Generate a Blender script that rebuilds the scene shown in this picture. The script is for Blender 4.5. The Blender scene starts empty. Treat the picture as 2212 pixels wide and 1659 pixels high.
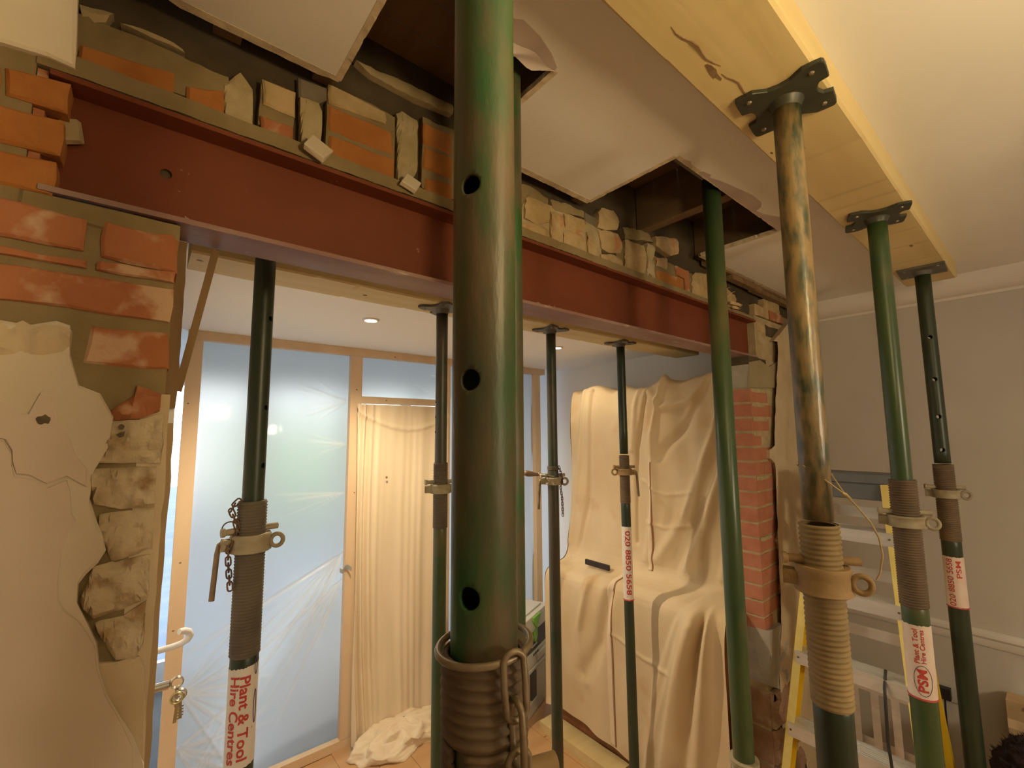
import bpy, bmesh, math, random
import numpy as np
from mathutils import Vector, Matrix, noise

random.seed(7)
PI = math.pi
EYE = 2.03
SC = bpy.context.scene
COL = SC.collection

# ------------------------------------------------------------------ camera
cam_d = bpy.data.cameras.new('camera')
cam_d.sensor_fit = 'HORIZONTAL'
cam_d.sensor_width = 36.0
cam_d.lens = 36.0 * 962.87 / 2212.0
cam_d.clip_start = 0.02
cam = bpy.data.objects.new('camera', cam_d)
COL.objects.link(cam)
YAW, PITCH, ROLL = 0.689, 0.10631, -0.006866
fw = Vector((math.sin(YAW) * math.cos(PITCH), math.cos(YAW) * math.cos(PITCH), math.sin(PITCH)))
rt = Vector((math.cos(YAW), -math.sin(YAW), 0))
up = rt.cross(fw)
r2 = rt * math.cos(ROLL) + up * math.sin(ROLL)
u2 = -rt * math.sin(ROLL) + up * math.cos(ROLL)
cam.matrix_world = Matrix(((r2.x, u2.x, -fw.x, 0), (r2.y, u2.y, -fw.y, 0), (r2.z, u2.z, -fw.z, EYE), (0, 0, 0, 1)))
SC.camera = cam

# ------------------------------------------------------------------ world, exposure
W = bpy.data.worlds.new('sky'); SC.world = W
W.use_nodes = True
wn = W.node_tree.nodes; wl = W.node_tree.links
bg = wn['Background']
tc = wn.new('ShaderNodeTexCoord'); sep = wn.new('ShaderNodeSeparateXYZ'); rmp = wn.new('ShaderNodeValToRGB')
wl.new(tc.outputs['Generated'], sep.inputs[0]); wl.new(sep.outputs['Z'], rmp.inputs[0])
rmp.color_ramp.elements[0].position = 0.0; rmp.color_ramp.elements[0].color = (0.90, 0.95, 1.0, 1)
rmp.color_ramp.elements[1].position = 0.6; rmp.color_ramp.elements[1].color = (0.72, 0.86, 1.0, 1)
wl.new(rmp.outputs[0], bg.inputs['Color'])
bg.inputs['Strength'].default_value = 4.6
SC.view_settings.view_transform = 'Standard'
SC.view_settings.look = 'None'
SC.view_settings.exposure = 0.0
SC.view_settings.gamma = 1.0
SC.view_settings.use_curve_mapping = False

def lamp(name, kind, loc, power, color, size=0.03, aim=None, spot=None, blend=0.3):
    d = bpy.data.lights.new(name, kind); d.energy = power; d.color = color
    d.shadow_soft_size = size
    o = bpy.data.objects.new(name, d); COL.objects.link(o); o.location = loc
    if aim is not None:
        o.rotation_euler = (Vector(aim) - Vector(loc)).to_track_quat('-Z', 'Y').to_euler()
    if kind == 'SPOT':
        d.spot_size = spot; d.spot_blend = blend
    return o

WARM = (1.0, 0.74, 0.36)
# bulb of the work light standing behind the camera, throwing its light up at the ceiling
WORK = Vector((0.65, -0.55, 2.39))
lamp('work_light_bulb', 'SPOT', WORK, 47.0, WARM, 0.13, WORK + Vector((0.05, 0.55, 0.70)), math.radians(172), 0.5)
# unseen fill lamp, added behind the camera to lift the near room
lamp('room_fill_bulb', 'POINT', (1.3, -2.0, 2.16), 78.0, (1.0, 0.83, 0.57), 0.16)

# ------------------------------------------------------------------ mesh helpers
WL = {}
class MB:
    def __init__(s): s.v = []; s.f = []
    def add(s, vs, fs):
        n = len(s.v)
        s.v += [tuple(map(float, p)) for p in vs]
        s.f += [tuple(i + n for i in f) for f in fs]
        return s
    def box(s, x0, x1, y0, y1, z0, z1):
        vs = [(x, y, z) for z in (z0, z1) for y in (y0, y1) for x in (x0, x1)]
        return s.add(vs, [(0, 2, 3, 1), (4, 5, 7, 6), (0, 1, 5, 4), (2, 6, 7, 3), (0, 4, 6, 2), (1, 3, 7, 5)])
    def obox(s, c, a, b, d):
        c, a, b, d = Vector(c), Vector(a), Vector(b), Vector(d)
        vs = [c + a * i + b * j + d * k for k in (-1, 1) for j in (-1, 1) for i in (-1, 1)]
        return s.add(vs, [(0, 2, 3, 1), (4, 5, 7, 6), (0, 1, 5, 4), (2, 6, 7, 3), (0, 4, 6, 2), (1, 3, 7, 5)])
    def bar(s, p, q, w, t, side=(0, 1, 0)):
        p, q = Vector(p), Vector(q); ax = q - p
        b = Vector(side) - ax * (Vector(side).dot(ax) / ax.length_squared); b.normalize()
        d = ax.cross(b).normalized()
        return s.obox((p + q) / 2, ax / 2, b * w / 2, d * t / 2)
    def tube(s, path, r, n=10, closed=False, caps=True):
        P = [Vector(p) for p in path]; m = len(P)
        R = r if isinstance(r, (list, tuple)) else [r] * m
        T = []
        for i in range(m):
            if closed: t = P[(i + 1) % m] - P[i - 1]
            else: t = P[min(i + 1, m - 1)] - P[max(i - 1, 0)]
            T.append(t.normalized())
        ref = Vector((0, 0, 1)) if abs(T[0].z) < 0.9 else Vector((1, 0, 0))
        nrm = (ref - T[0] * ref.dot(T[0])).normalized()
        vs = []
        for i in range(m):
            nrm = (nrm - T[i] * nrm.dot(T[i])).normalized(); bn = T[i].cross(nrm)
            for k in range(n):
                a = 2 * PI * k / n
                vs.append(P[i] + (nrm * math.cos(a) + bn * math.sin(a)) * R[i])
        fs = []
        for i in range(m if closed else m - 1):
            j = (i + 1) % m
            for k in range(n):
                l = (k + 1) % n
                fs.append((i * n + k, i * n + l, j * n + l, j * n + k))
        if caps and not closed:
            fs.append(tuple(range(n))[::-1]); fs.append(tuple((m - 1) * n + k for k in range(n)))
        return s.add(vs, fs)
    def lathe(s, cx, cy, prof, n=32, a0=0.0, a1=None, caps=False):
        full = a1 is None
        if full: a1 = a0 + 2 * PI
        k = n if full else n + 1
        vs = []
        for r, z in prof:
            for i in range(k):
                a = a0 + (a1 - a0) * i / n
                vs.append((cx + r * math.cos(a), cy + r * math.sin(a), z))
        fs = []
        for j in range(len(prof) - 1):
            for i in range(n):
                l = (i + 1) % k
                fs.append((j * k + i, j * k + l, (j + 1) * k + l, (j + 1) * k + i))
        if caps and full:
            fs.append(tuple(range(k))[::-1]); fs.append(tuple((len(prof) - 1) * k + i for i in range(k)))
        return s.add(vs, fs)
    def prism(s, poly, fn, d0, d1, inset=0.0):
        """poly in 2-D, fn(a, b, depth) -> point; d0 the face seen, d1 the back"""
        n = len(poly); cx = sum(p[0] for p in poly) / n; cy = sum(p[1] for p in poly) / n
        rings = []
        if inset:
            pin = []
            for i in range(n):
                a, b, c = Vector(poly[i - 1]), Vector(poly[i]), Vector(poly[(i + 1) % n])
                v = ((a - b).normalized() + (c - b).normalized())
                dirc = Vector((cx, cy)) - b
                pin.append(b + dirc.normalized() * inset * 1.3)
            rings.append([fn(p[0], p[1], d0) for p in pin])
            rings.append([fn(p[0], p[1], d0 + (d1 - d0) / abs(d1 - d0) * inset) for p in poly])
        else:
            rings.append([fn(p[0], p[1], d0) for p in poly])
        rings.append([fn(p[0], p[1], d1) for p in poly])
        vs = [p for r in rings for p in r]; fs = [tuple(range(n))]
        for k in range(len(rings) - 1):
            for i in range(n):
                j = (i + 1) % n
                fs.append((k * n + i, k * n + j, (k + 1) * n + j, (k + 1) * n + i))
        fs.append(tuple((len(rings) - 1) * n + i for i in range(n))[::-1])
        return s.add(vs, fs)
    def gridpts(s, A, closed_u=False):
        A = np.asarray(A); nu, nv = A.shape[:2]
        idx = np.arange(nu * nv).reshape(nu, nv)
        i0 = idx if closed_u else idx[:-1]
        i1 = np.roll(idx, -1, 0) if closed_u else idx[1:]
        F = np.stack([i0[:, :-1], i1[:, :-1], i1[:, 1:], i0[:, 1:]], -1).reshape(-1, 4)
        n = len(s.v)
        s.v += [tuple(p) for p in A.reshape(-1, 3).tolist()]
        s.f += [tuple(f) for f in (F + n).tolist()]
        return s
    def build(s, name, mat, parent=None, smooth=None, loc=None, recalc=True):
        me = bpy.data.meshes.new(name)
        if parent is not None: off = WL[parent.name]
        elif loc is not None: off = Vector(loc)
        else:
            xs = [p[0] for p in s.v]; ys = [p[1] for p in s.v]; zs = [p[2] for p in s.v]
            off = Vector(((min(xs) + max(xs)) / 2, (min(ys) + max(ys)) / 2, min(zs)))
        me.from_pydata([(p[0] - off.x, p[1] - off.y, p[2] - off.z) for p in s.v], [], s.f)
        if recalc:
            bm = bmesh.new(); bm.from_mesh(me); bmesh.ops.recalc_face_normals(bm, faces=bm.faces); bm.to_mesh(me); bm.free()
        me.update()
        me.materials.append(mat)
        if smooth is not None:
            me.shade_smooth()
            if smooth < 180: me.set_sharp_from_angle(angle=math.radians(smooth))
        o = bpy.data.objects.new(name, me); COL.objects.link(o)
        if parent is not None: o.parent = parent
        else: o.location = off
        WL[o.name] = off
        return o

def tag(o, label, cat, group=None, kind=None):
    if label: o['label'] = label
    if cat: o['category'] = cat
    if group: o['group'] = group
    if kind: o['kind'] = kind
    return o
def thing(name, label, cat, loc, group=None):
    o = bpy.data.objects.new(name, None); COL.objects.link(o); o.location = loc; o.empty_display_size = 0.05
    WL[o.name] = Vector(loc)
    return tag(o, label, cat, group)
def struct(o): o['kind'] = 'structure'; return o

# ------------------------------------------------------------------ materials
def mat(name, c1, c2=None, scale=8.0, rough=0.7, metal=0.0, bump=0.0, bscale=None, c3=None, spec=0.5, detail=6.0,
        lo=0.35, hi=0.65, stretch=(1, 1, 1), rough2=None, thr3=(0.55, 0.62), scale3=None):
    m = bpy.data.materials.new(name); m.use_nodes = True
    N, L = m.node_tree.nodes, m.node_tree.links
    b = N['Principled BSDF']
    b.inputs['Roughness'].default_value = rough; b.inputs['Metallic'].default_value = metal
    b.inputs['Specular IOR Level'].default_value = spec
    b.inputs['Base Color'].default_value = (*c1, 1)
    if c2 is None and not bump: return m
    geo = N.new('ShaderNodeNewGeometry'); mp = N.new('ShaderNodeMapping')
    mp.inputs['Scale'].default_value = stretch
    L.new(geo.outputs['Position'], mp.inputs['Vector'])
    if c2 is not None:
        t = N.new('ShaderNodeTexNoise'); t.inputs['Scale'].default_value = scale; t.inputs['Detail'].default_value = detail
        L.new(mp.outputs[0], t.inputs['Vector'])
        r = N.new('ShaderNodeValToRGB'); r.color_ramp.elements[0].position = lo; r.color_ramp.elements[1].position = hi
        r.color_ramp.elements[0].color = (*c1, 1); r.color_ramp.elements[1].color = (*c2, 1)
        L.new(t.outputs['Fac'], r.inputs[0]); col = r.outputs[0]
        if c3 is not None:
            t3 = N.new('ShaderNodeTexNoise'); t3.inputs['Scale'].default_value = scale3 or scale * 2.7; t3.inputs['Detail'].default_value = 4
            mp3 = N.new('ShaderNodeMapping'); mp3.inputs['Location'].default_value = (3.1, 7.7, 1.3)
            L.new(mp.outputs[0], mp3.inputs['Vector']); L.new(mp3.outputs[0], t3.inputs['Vector'])
            r3 = N.new('ShaderNodeValToRGB'); r3.color_ramp.elements[0].position = thr3[0]; r3.color_ramp.elements[1].position = thr3[1]
            L.new(t3.outputs['Fac'], r3.inputs[0])
            mx = N.new('ShaderNodeMix'); mx.data_type = 'RGBA'
            L.new(r3.outputs[0], mx.inputs[0]); L.new(col, mx.inputs[6]); mx.inputs[7].default_value = (*c3, 1)
            col = mx.outputs[2]
        L.new(col, b.inputs['Base Color'])
        if rough2 is not None:
            mr = N.new('ShaderNodeMapRange'); mr.inputs[1].default_value = lo; mr.inputs[2].default_value = hi
            mr.inputs[3].default_value = rough; mr.inputs[4].default_value = rough2
            L.new(t.outputs['Fac'], mr.inputs[0]); L.new(mr.outputs[0], b.inputs['Roughness'])
    if bump:
        tb = N.new('ShaderNodeTexNoise'); tb.inputs['Scale'].default_value = bscale or scale * 3; tb.inputs['Detail'].default_value = 5
        L.new(mp.outputs[0], tb.inputs['Vector'])
        bp = N.new('ShaderNodeBump'); bp.inputs['Strength'].default_value = 0.6; bp.inputs['Distance'].default_value = bump
        L.new(tb.outputs['Fac'], bp.inputs['Height']); L.new(bp.outputs[0], b.inputs['Normal'])
    return m

M = {}
M['ceiling'] = mat('ceiling_paint', (0.82, 0.81, 0.78), (0.78, 0.77, 0.74), 2.0, 0.8, bump=0.0006, bscale=60)
M['far_ceiling'] = mat('far_ceiling_paint', (0.90, 0.89, 0.87), rough=0.8)
M['board_edge'] = mat('plasterboard_edge', (0.72, 0.62, 0.45), (0.5, 0.42, 0.3), 30, 0.9, bump=0.002)
M['paper'] = mat('torn_lining_paper', (0.55, 0.47, 0.44), (0.48, 0.40, 0.37), 12, 0.9)
M['wall_grey'] = mat('grey_wall_paint', (0.58, 0.55, 0.51), (0.55, 0.52, 0.48), 3, 0.75, bump=0.0005, bscale=80)
M['white_trim'] = mat('white_trim_paint', (0.74, 0.71, 0.67), rough=0.45)
M['white_wall'] = mat('white_wall_paint', (0.78, 0.77, 0.76), rough=0.8)
M['brick_o'] = mat('orange_brick', (0.38, 0.140, 0.028), (0.46, 0.185, 0.045), 14, 0.9, bump=0.004, bscale=70, c3=(0.54, 0.33, 0.19), thr3=(0.62, 0.72), scale3=9)
M['brick_k'] = mat('limewashed_red_brick', (0.37, 0.130, 0.050), (0.43, 0.170, 0.075), 10, 0.9, bump=0.004, bscale=60, c3=(0.56, 0.37, 0.24), thr3=(0.54, 0.66), scale3=15)
M['brick_p'] = mat('mortar_dusted_brick', (0.40, 0.285, 0.135), (0.52, 0.385, 0.21), 16, 0.95, bump=0.010, bscale=45, c3=(0.50, 0.22, 0.10), thr3=(0.62, 0.70), scale3=10)
M['brick_r'] = mat('pier_red_brick', (0.40, 0.15, 0.085), (0.46, 0.19, 0.115), 16, 0.9, bump=0.003, bscale=70)
M['mortar'] = mat('old_mortar', (0.22, 0.165, 0.075), (0.29, 0.22, 0.11), 9, 0.95, bump=0.006, bscale=40)
M['mortar_d'] = mat('shade_dark_mortar', (0.055, 0.040, 0.020), (0.10, 0.072, 0.038), 7, 0.95, bump=0.010, bscale=25)  # the shade of the recess over the steel is put into this mortar
M['mortar_l'] = mat('pale_mortar', (0.38, 0.30, 0.16), (0.47, 0.38, 0.23), 18, 0.95, bump=0.005, bscale=60)
M['slate'] = mat('slate_packer', (0.16, 0.13, 0.09), (0.21, 0.17, 0.12), 12, 0.8, bump=0.003)
M['rubble'] = mat('plaster_clad_brick', (0.50, 0.40, 0.25), (0.60, 0.50, 0.34), 14, 0.95, bump=0.012, bscale=40, c3=(0.34, 0.22, 0.10), thr3=(0.56, 0.68), scale3=17)
M['plaster'] = mat('undercoat_plaster', (0.58, 0.47, 0.31), (0.52, 0.41, 0.26), 8, 0.95, bump=0.003, bscale=50)
M['skim'] = mat('pink_skim_plaster', (0.64, 0.53, 0.42), (0.60, 0.49, 0.38), 3, 0.85, bump=0.0012, bscale=20)
M['skim2'] = mat('pale_plaster', (0.64, 0.56, 0.43), (0.60, 0.51, 0.38), 5, 0.9, bump=0.002, bscale=30)
M['plaster_w'] = mat('white_finish_plaster', (0.80, 0.72, 0.58), (0.74, 0.65, 0.5), 6, 0.85, bump=0.002, bscale=20)
M['concrete'] = mat('grey_padstone', (0.34, 0.31, 0.26), (0.41, 0.38, 0.33), 14, 0.9, bump=0.003, bscale=50)
M['concrete_o'] = mat('olive_padstone', (0.30, 0.24, 0.13), (0.34, 0.28, 0.16), 8, 0.9, bump=0.002)
M['oxide'] = mat('red_oxide_primer', (0.165, 0.042, 0.016), (0.190, 0.050, 0.020), 5, 0.62, bump=0.0006, bscale=120, c3=(0.40, 0.22, 0.15), thr3=(0.74, 0.78), scale3=30, spec=0.25)
M['oxide_low'] = mat('sheen_greyed_oxide', (0.24, 0.11, 0.085), (0.33, 0.22, 0.19), 7, 0.55, bump=0.001, bscale=60, stretch=(0.35, 1, 1), c3=(0.5, 0.38, 0.3), thr3=(0.66, 0.72), scale3=25)  # grey tone paints daylight sheen on the underside, along with mortar dust
M['timber'] = mat('new_softwood', (0.66, 0.53, 0.27), (0.58, 0.45, 0.21), 5, 0.62, bump=0.0012, bscale=30, stretch=(0.22, 2.2, 2.2), c3=(0.50, 0.30, 0.10), thr3=(0.68, 0.80), scale3=6)
M['stud'] = mat('planed_stud', (0.74, 0.56, 0.37), (0.68, 0.49, 0.31), 4, 0.6, stretch=(2, 2, 0.3))
M['oldwood'] = mat('old_brown_wood', (0.17, 0.10, 0.045), (0.25, 0.155, 0.07), 8, 0.85, bump=0.003, stretch=(3, 3, 0.4))
M['lath'] = mat('splintered_lath', (0.60, 0.42, 0.22), (0.70, 0.52, 0.30), 14, 0.9, bump=0.003)
M['joist'] = mat('dusty_joist', (0.12, 0.075, 0.035), (0.20, 0.125, 0.06), 6, 0.9, bump=0.003, stretch=(2, 0.4, 2))
M['soot'] = mat('grey_board', (0.13, 0.12, 0.11), (0.17, 0.16, 0.15), 5, 0.9)
M['floor'] = mat('laminate_floor', (0.50, 0.29, 0.13), (0.57, 0.35, 0.17), 4, 0.4, stretch=(0.3, 3, 1))
M['canvas'] = mat('cotton_dust_sheet', (0.70, 0.57, 0.38), (0.64, 0.50, 0.31), 3.0, 0.95, bump=0.0008, bscale=250, c3=(0.60, 0.42, 0.24), thr3=(0.60, 0.74), scale3=4)
M['canvas_c'] = mat('cotton_curtain', (0.82, 0.70, 0.53), (0.75, 0.62, 0.44), 7, 0.95, stretch=(1.6, 1.6, 0.12), bump=0.0006, bscale=200)
M['hem'] = mat('sheet_hem', (0.78, 0.64, 0.47), rough=0.95)
M['thread'] = mat('hem_thread', (0.32, 0.14, 0.07), rough=0.9)
M['castgrey'] = mat('cement_splashed_casting', (0.40, 0.35, 0.24), (0.30, 0.25, 0.16), 25, 0.75, bump=0.002)
M['castbrown'] = mat('dusty_brown_casting', (0.38, 0.25, 0.11), (0.28, 0.18, 0.08), 20, 0.75, bump=0.002)
M['rust'] = mat('rusty_steel', (0.20, 0.11, 0.06), (0.12, 0.07, 0.04), 30, 0.6, metal=0.4, bump=0.001)
M['rod'] = mat('worn_steel_rod', (0.30, 0.22, 0.15), (0.20, 0.14, 0.09), 30, 0.5, metal=0.5)
M['galv'] = mat('dulled_steel_links', (0.33, 0.27, 0.18), (0.24, 0.18, 0.11), 40, 0.42, metal=0.55)
M['plate'] = mat('black_painted_plate', (0.035, 0.037, 0.022), (0.055, 0.055, 0.033), 15, 0.42, bump=0.001)
M['plate_g'] = mat('grey_painted_plate', (0.09, 0.085, 0.065), (0.13, 0.12, 0.10), 15, 0.5)
M['dark'] = mat('dark_hole', (0.01, 0.008, 0.006), rough=0.9)
M['green_paint_fresh'] = mat('prop_green', (0.040, 0.078, 0.030), (0.058, 0.092, 0.032), 9, 0.33, c3=(0.12, 0.11, 0.045), thr3=(0.54, 0.70), scale3=6, stretch=(1, 1, 0.5))
M['green_far'] = mat('prop_green_dull', (0.045, 0.055, 0.035), (0.075, 0.06, 0.04), 5, 0.38, stretch=(1, 1, 0.5), c3=(0.03, 0.05, 0.03), thr3=(0.5, 0.6))
M['green_dark'] = mat('prop_dark_green', (0.020, 0.034, 0.019), (0.032, 0.045, 0.022), 7, 0.38, stretch=(1, 1, 0.4))
M['green_khaki'] = mat('prop_khaki_worn', (0.062, 0.072, 0.036), (0.135, 0.095, 0.050), 26, 0.40, c3=(0.022, 0.095, 0.022), thr3=(0.47, 0.62), scale3=17, stretch=(1, 1, 0.30), bump=0.0009, bscale=160, detail=9)
M['ochre_worn'] = mat('prop_ochre_worn', (0.25, 0.170, 0.07), (0.13, 0.095, 0.05), 7, 0.34, c3=(0.040, 0.055, 0.028), thr3=(0.42, 0.64), scale3=55, stretch=(1, 1, 0.30), bump=0.0025, bscale=60, spec=0.7)
M['thread_brown'] = mat('rusty_thread', (0.11, 0.075, 0.045), (0.16, 0.105, 0.055), 20, 0.7, bump=0.001)
M['thread_dust'] = mat('plaster_dusted_thread', (0.36, 0.26, 0.12), (0.27, 0.19, 0.085), 14, 0.8, bump=0.002)
M['thread_grey'] = mat('grime_thread', (0.15, 0.125, 0.085), (0.105, 0.085, 0.06), 12, 0.7)
M['sticker'] = mat('white_sticker', (0.78, 0.73, 0.68), (0.72, 0.66, 0.6), 20, 0.5, c3=(0.45, 0.36, 0.28), thr3=(0.66, 0.72), scale3=60)
M['sticker_p'] = mat('pinkish_sticker', (0.76, 0.66, 0.58), (0.72, 0.58, 0.5), 20, 0.5)
M['redink'] = mat('red_ink', (0.50, 0.035, 0.035), (0.56, 0.08, 0.07), 60, 0.5)
M['purpleink'] = mat('purple_ink', (0.10, 0.07, 0.14), rough=0.5)
M['yellow'] = mat('yellow_fibreglass', (0.86, 0.60, 0.03), (0.80, 0.54, 0.025), 10, 0.42)
M['yellow_pale'] = mat('pale_yellow_edge', (0.86, 0.74, 0.25), (0.8, 0.66, 0.2), 20, 0.45)
M['alu'] = mat('brushed_aluminium', (0.80, 0.80, 0.80), (0.70, 0.70, 0.70), 30, 0.38, metal=0.6, stretch=(1, 0.1, 1))
M['cap'] = mat('blue_grey_plastic', (0.15, 0.17, 0.20), (0.17, 0.19, 0.22), 15, 0.5)
M['case'] = mat('light_grey_plastic', (0.62, 0.60, 0.54), rough=0.45)
M['case_dark'] = mat('anthracite_plastic', (0.055, 0.05, 0.045), rough=0.5)
M['latch'] = mat('lime_green_plastic', (0.22, 0.55, 0.05), rough=0.4)
M['tape'] = mat('silver_duct_tape', (0.33, 0.34, 0.33), rough=0.35)
M['upvc'] = mat('white_upvc', (0.85, 0.86, 0.88), rough=0.3)
M['chrome'] = mat('nickel', (0.6, 0.58, 0.52), rough=0.25, metal=0.9)
M['brass'] = mat('key_brass', (0.55, 0.45, 0.22), rough=0.35, metal=0.9)
M['fur'] = mat('dark_plum_plush', (0.030, 0.017, 0.022), (0.055, 0.032, 0.038), 40, 1.0, bump=0.01, bscale=60)
M['card'] = mat('cardboard', (0.55, 0.39, 0.22), (0.5, 0.35, 0.2), 10, 0.9)
M['black'] = mat('black_plastic', (0.02, 0.018, 0.016), rough=0.45)
M['cord'] = mat('natural_cord', (0.55, 0.44, 0.24), (0.45, 0.34, 0.16), 60, 0.9)
M['handlewood'] = mat('dark_wooden_handle', (0.16, 0.10, 0.07), (0.22, 0.14, 0.09), 30, 0.45)
M['cabinet'] = mat('reddish_cabinet_wood', (0.22, 0.08, 0.03), (0.28, 0.11, 0.045), 8, 0.5, stretch=(3, 3, 0.4))
M['grass'] = mat('lawn', (0.10, 0.30, 0.06), (0.16, 0.42, 0.10), 6, 0.9)
M['hedge'] = mat('hedge_leaves', (0.30, 0.48, 0.26), (0.42, 0.60, 0.36), 3, 0.9)
M['slate_floor'] = mat('grey_slate_floor', (0.050, 0.046, 0.042), (0.07, 0.065, 0.06), 3, 0.6)
M['pit'] = mat('dirty_pit', (0.10, 0.075, 0.045), (0.16, 0.12, 0.07), 60, 0.95)
M['rubble_brown'] = mat('broken_brown_brick', (0.32, 0.19, 0.12), (0.40, 0.27, 0.18), 16, 0.95, bump=0.01, bscale=45, c3=(0.46, 0.36, 0.26), thr3=(0.58, 0.7), scale3=12)
M['jambwood'] = mat('stained_jamb_wood', (0.36, 0.25, 0.13), (0.44, 0.32, 0.18), 10, 0.85, bump=0.003, stretch=(2, 2, 0.4))
M['patio'] = mat('blue_grey_paving', (0.15, 0.18, 0.25), (0.19, 0.225, 0.30), 3, 0.8)
M['shade'] = mat('linen_shade', (0.75, 0.65, 0.5), rough=0.9)

def emit(name, col, s):
    m = bpy.data.materials.new(name); m.use_nodes = True
    b = m.node_tree.nodes['Principled BSDF']
    b.inputs['Base Color'].default_value = (*col, 1)
    b.inputs['Emission Color'].default_value = (*col, 1); b.inputs['Emission Strength'].default_value = s
    return m
M['lamp_lens'] = emit('downlight_lens', (1.0, 0.90, 0.75), 30.0)

def poly_mat():
    m = bpy.data.materials.new('polythene'); m.use_nodes = True
    N, L = m.node_tree.nodes, m.node_tree.links
    for n in list(N): N.remove(n)
    out = N.new('ShaderNodeOutputMaterial')
    tr = N.new('ShaderNodeBsdfTranslucent'); tr.inputs['Color'].default_value = (0.97, 0.96, 0.93, 1)
    df = N.new('ShaderNodeBsdfDiffuse'); df.inputs['Color'].default_value = (0.85, 0.86, 0.88, 1)
    rf = N.new('ShaderNodeBsdfRefraction'); rf.inputs['IOR'].default_value = 1.25; rf.inputs['Roughness'].default_value = 0.62
    rf.inputs['Color'].default_value = (0.38, 0.38, 0.366, 1)
    gl = N.new('ShaderNodeBsdfGlossy'); gl.inputs['Roughness'].default_value = 0.06
    at = N.new('ShaderNodeAttribute'); at.attribute_name = 'crease'
    m1 = N.new('ShaderNodeMixShader'); m1.inputs[0].default_value = 0.36
    L.new(rf.outputs[0], m1.inputs[1]); L.new(tr.outputs[0], m1.inputs[2])
    m2 = N.new('ShaderNodeMixShader')
    ma = N.new('ShaderNodeMath'); ma.operation = 'MULTIPLY_ADD'; ma.inputs[1].default_value = 0.5; ma.inputs[2].default_value = 0.12; ma.use_clamp = True
    L.new(at.outputs['Fac'], ma.inputs[0]); L.new(ma.outputs[0], m2.inputs[0])
    L.new(m1.outputs[0], m2.inputs[1]); L.new(df.outputs[0], m2.inputs[2])
    m3 = N.new('ShaderNodeMixShader')
    fr = N.new('ShaderNodeFresnel'); fr.inputs['IOR'].default_value = 1.35
    L.new(fr.outputs[0], m3.inputs[0]); L.new(m2.outputs[0], m3.inputs[1]); L.new(gl.outputs[0], m3.inputs[2])
    L.new(m3.outputs[0], out.inputs['Surface'])
    return m
M['poly'] = poly_mat()
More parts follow.
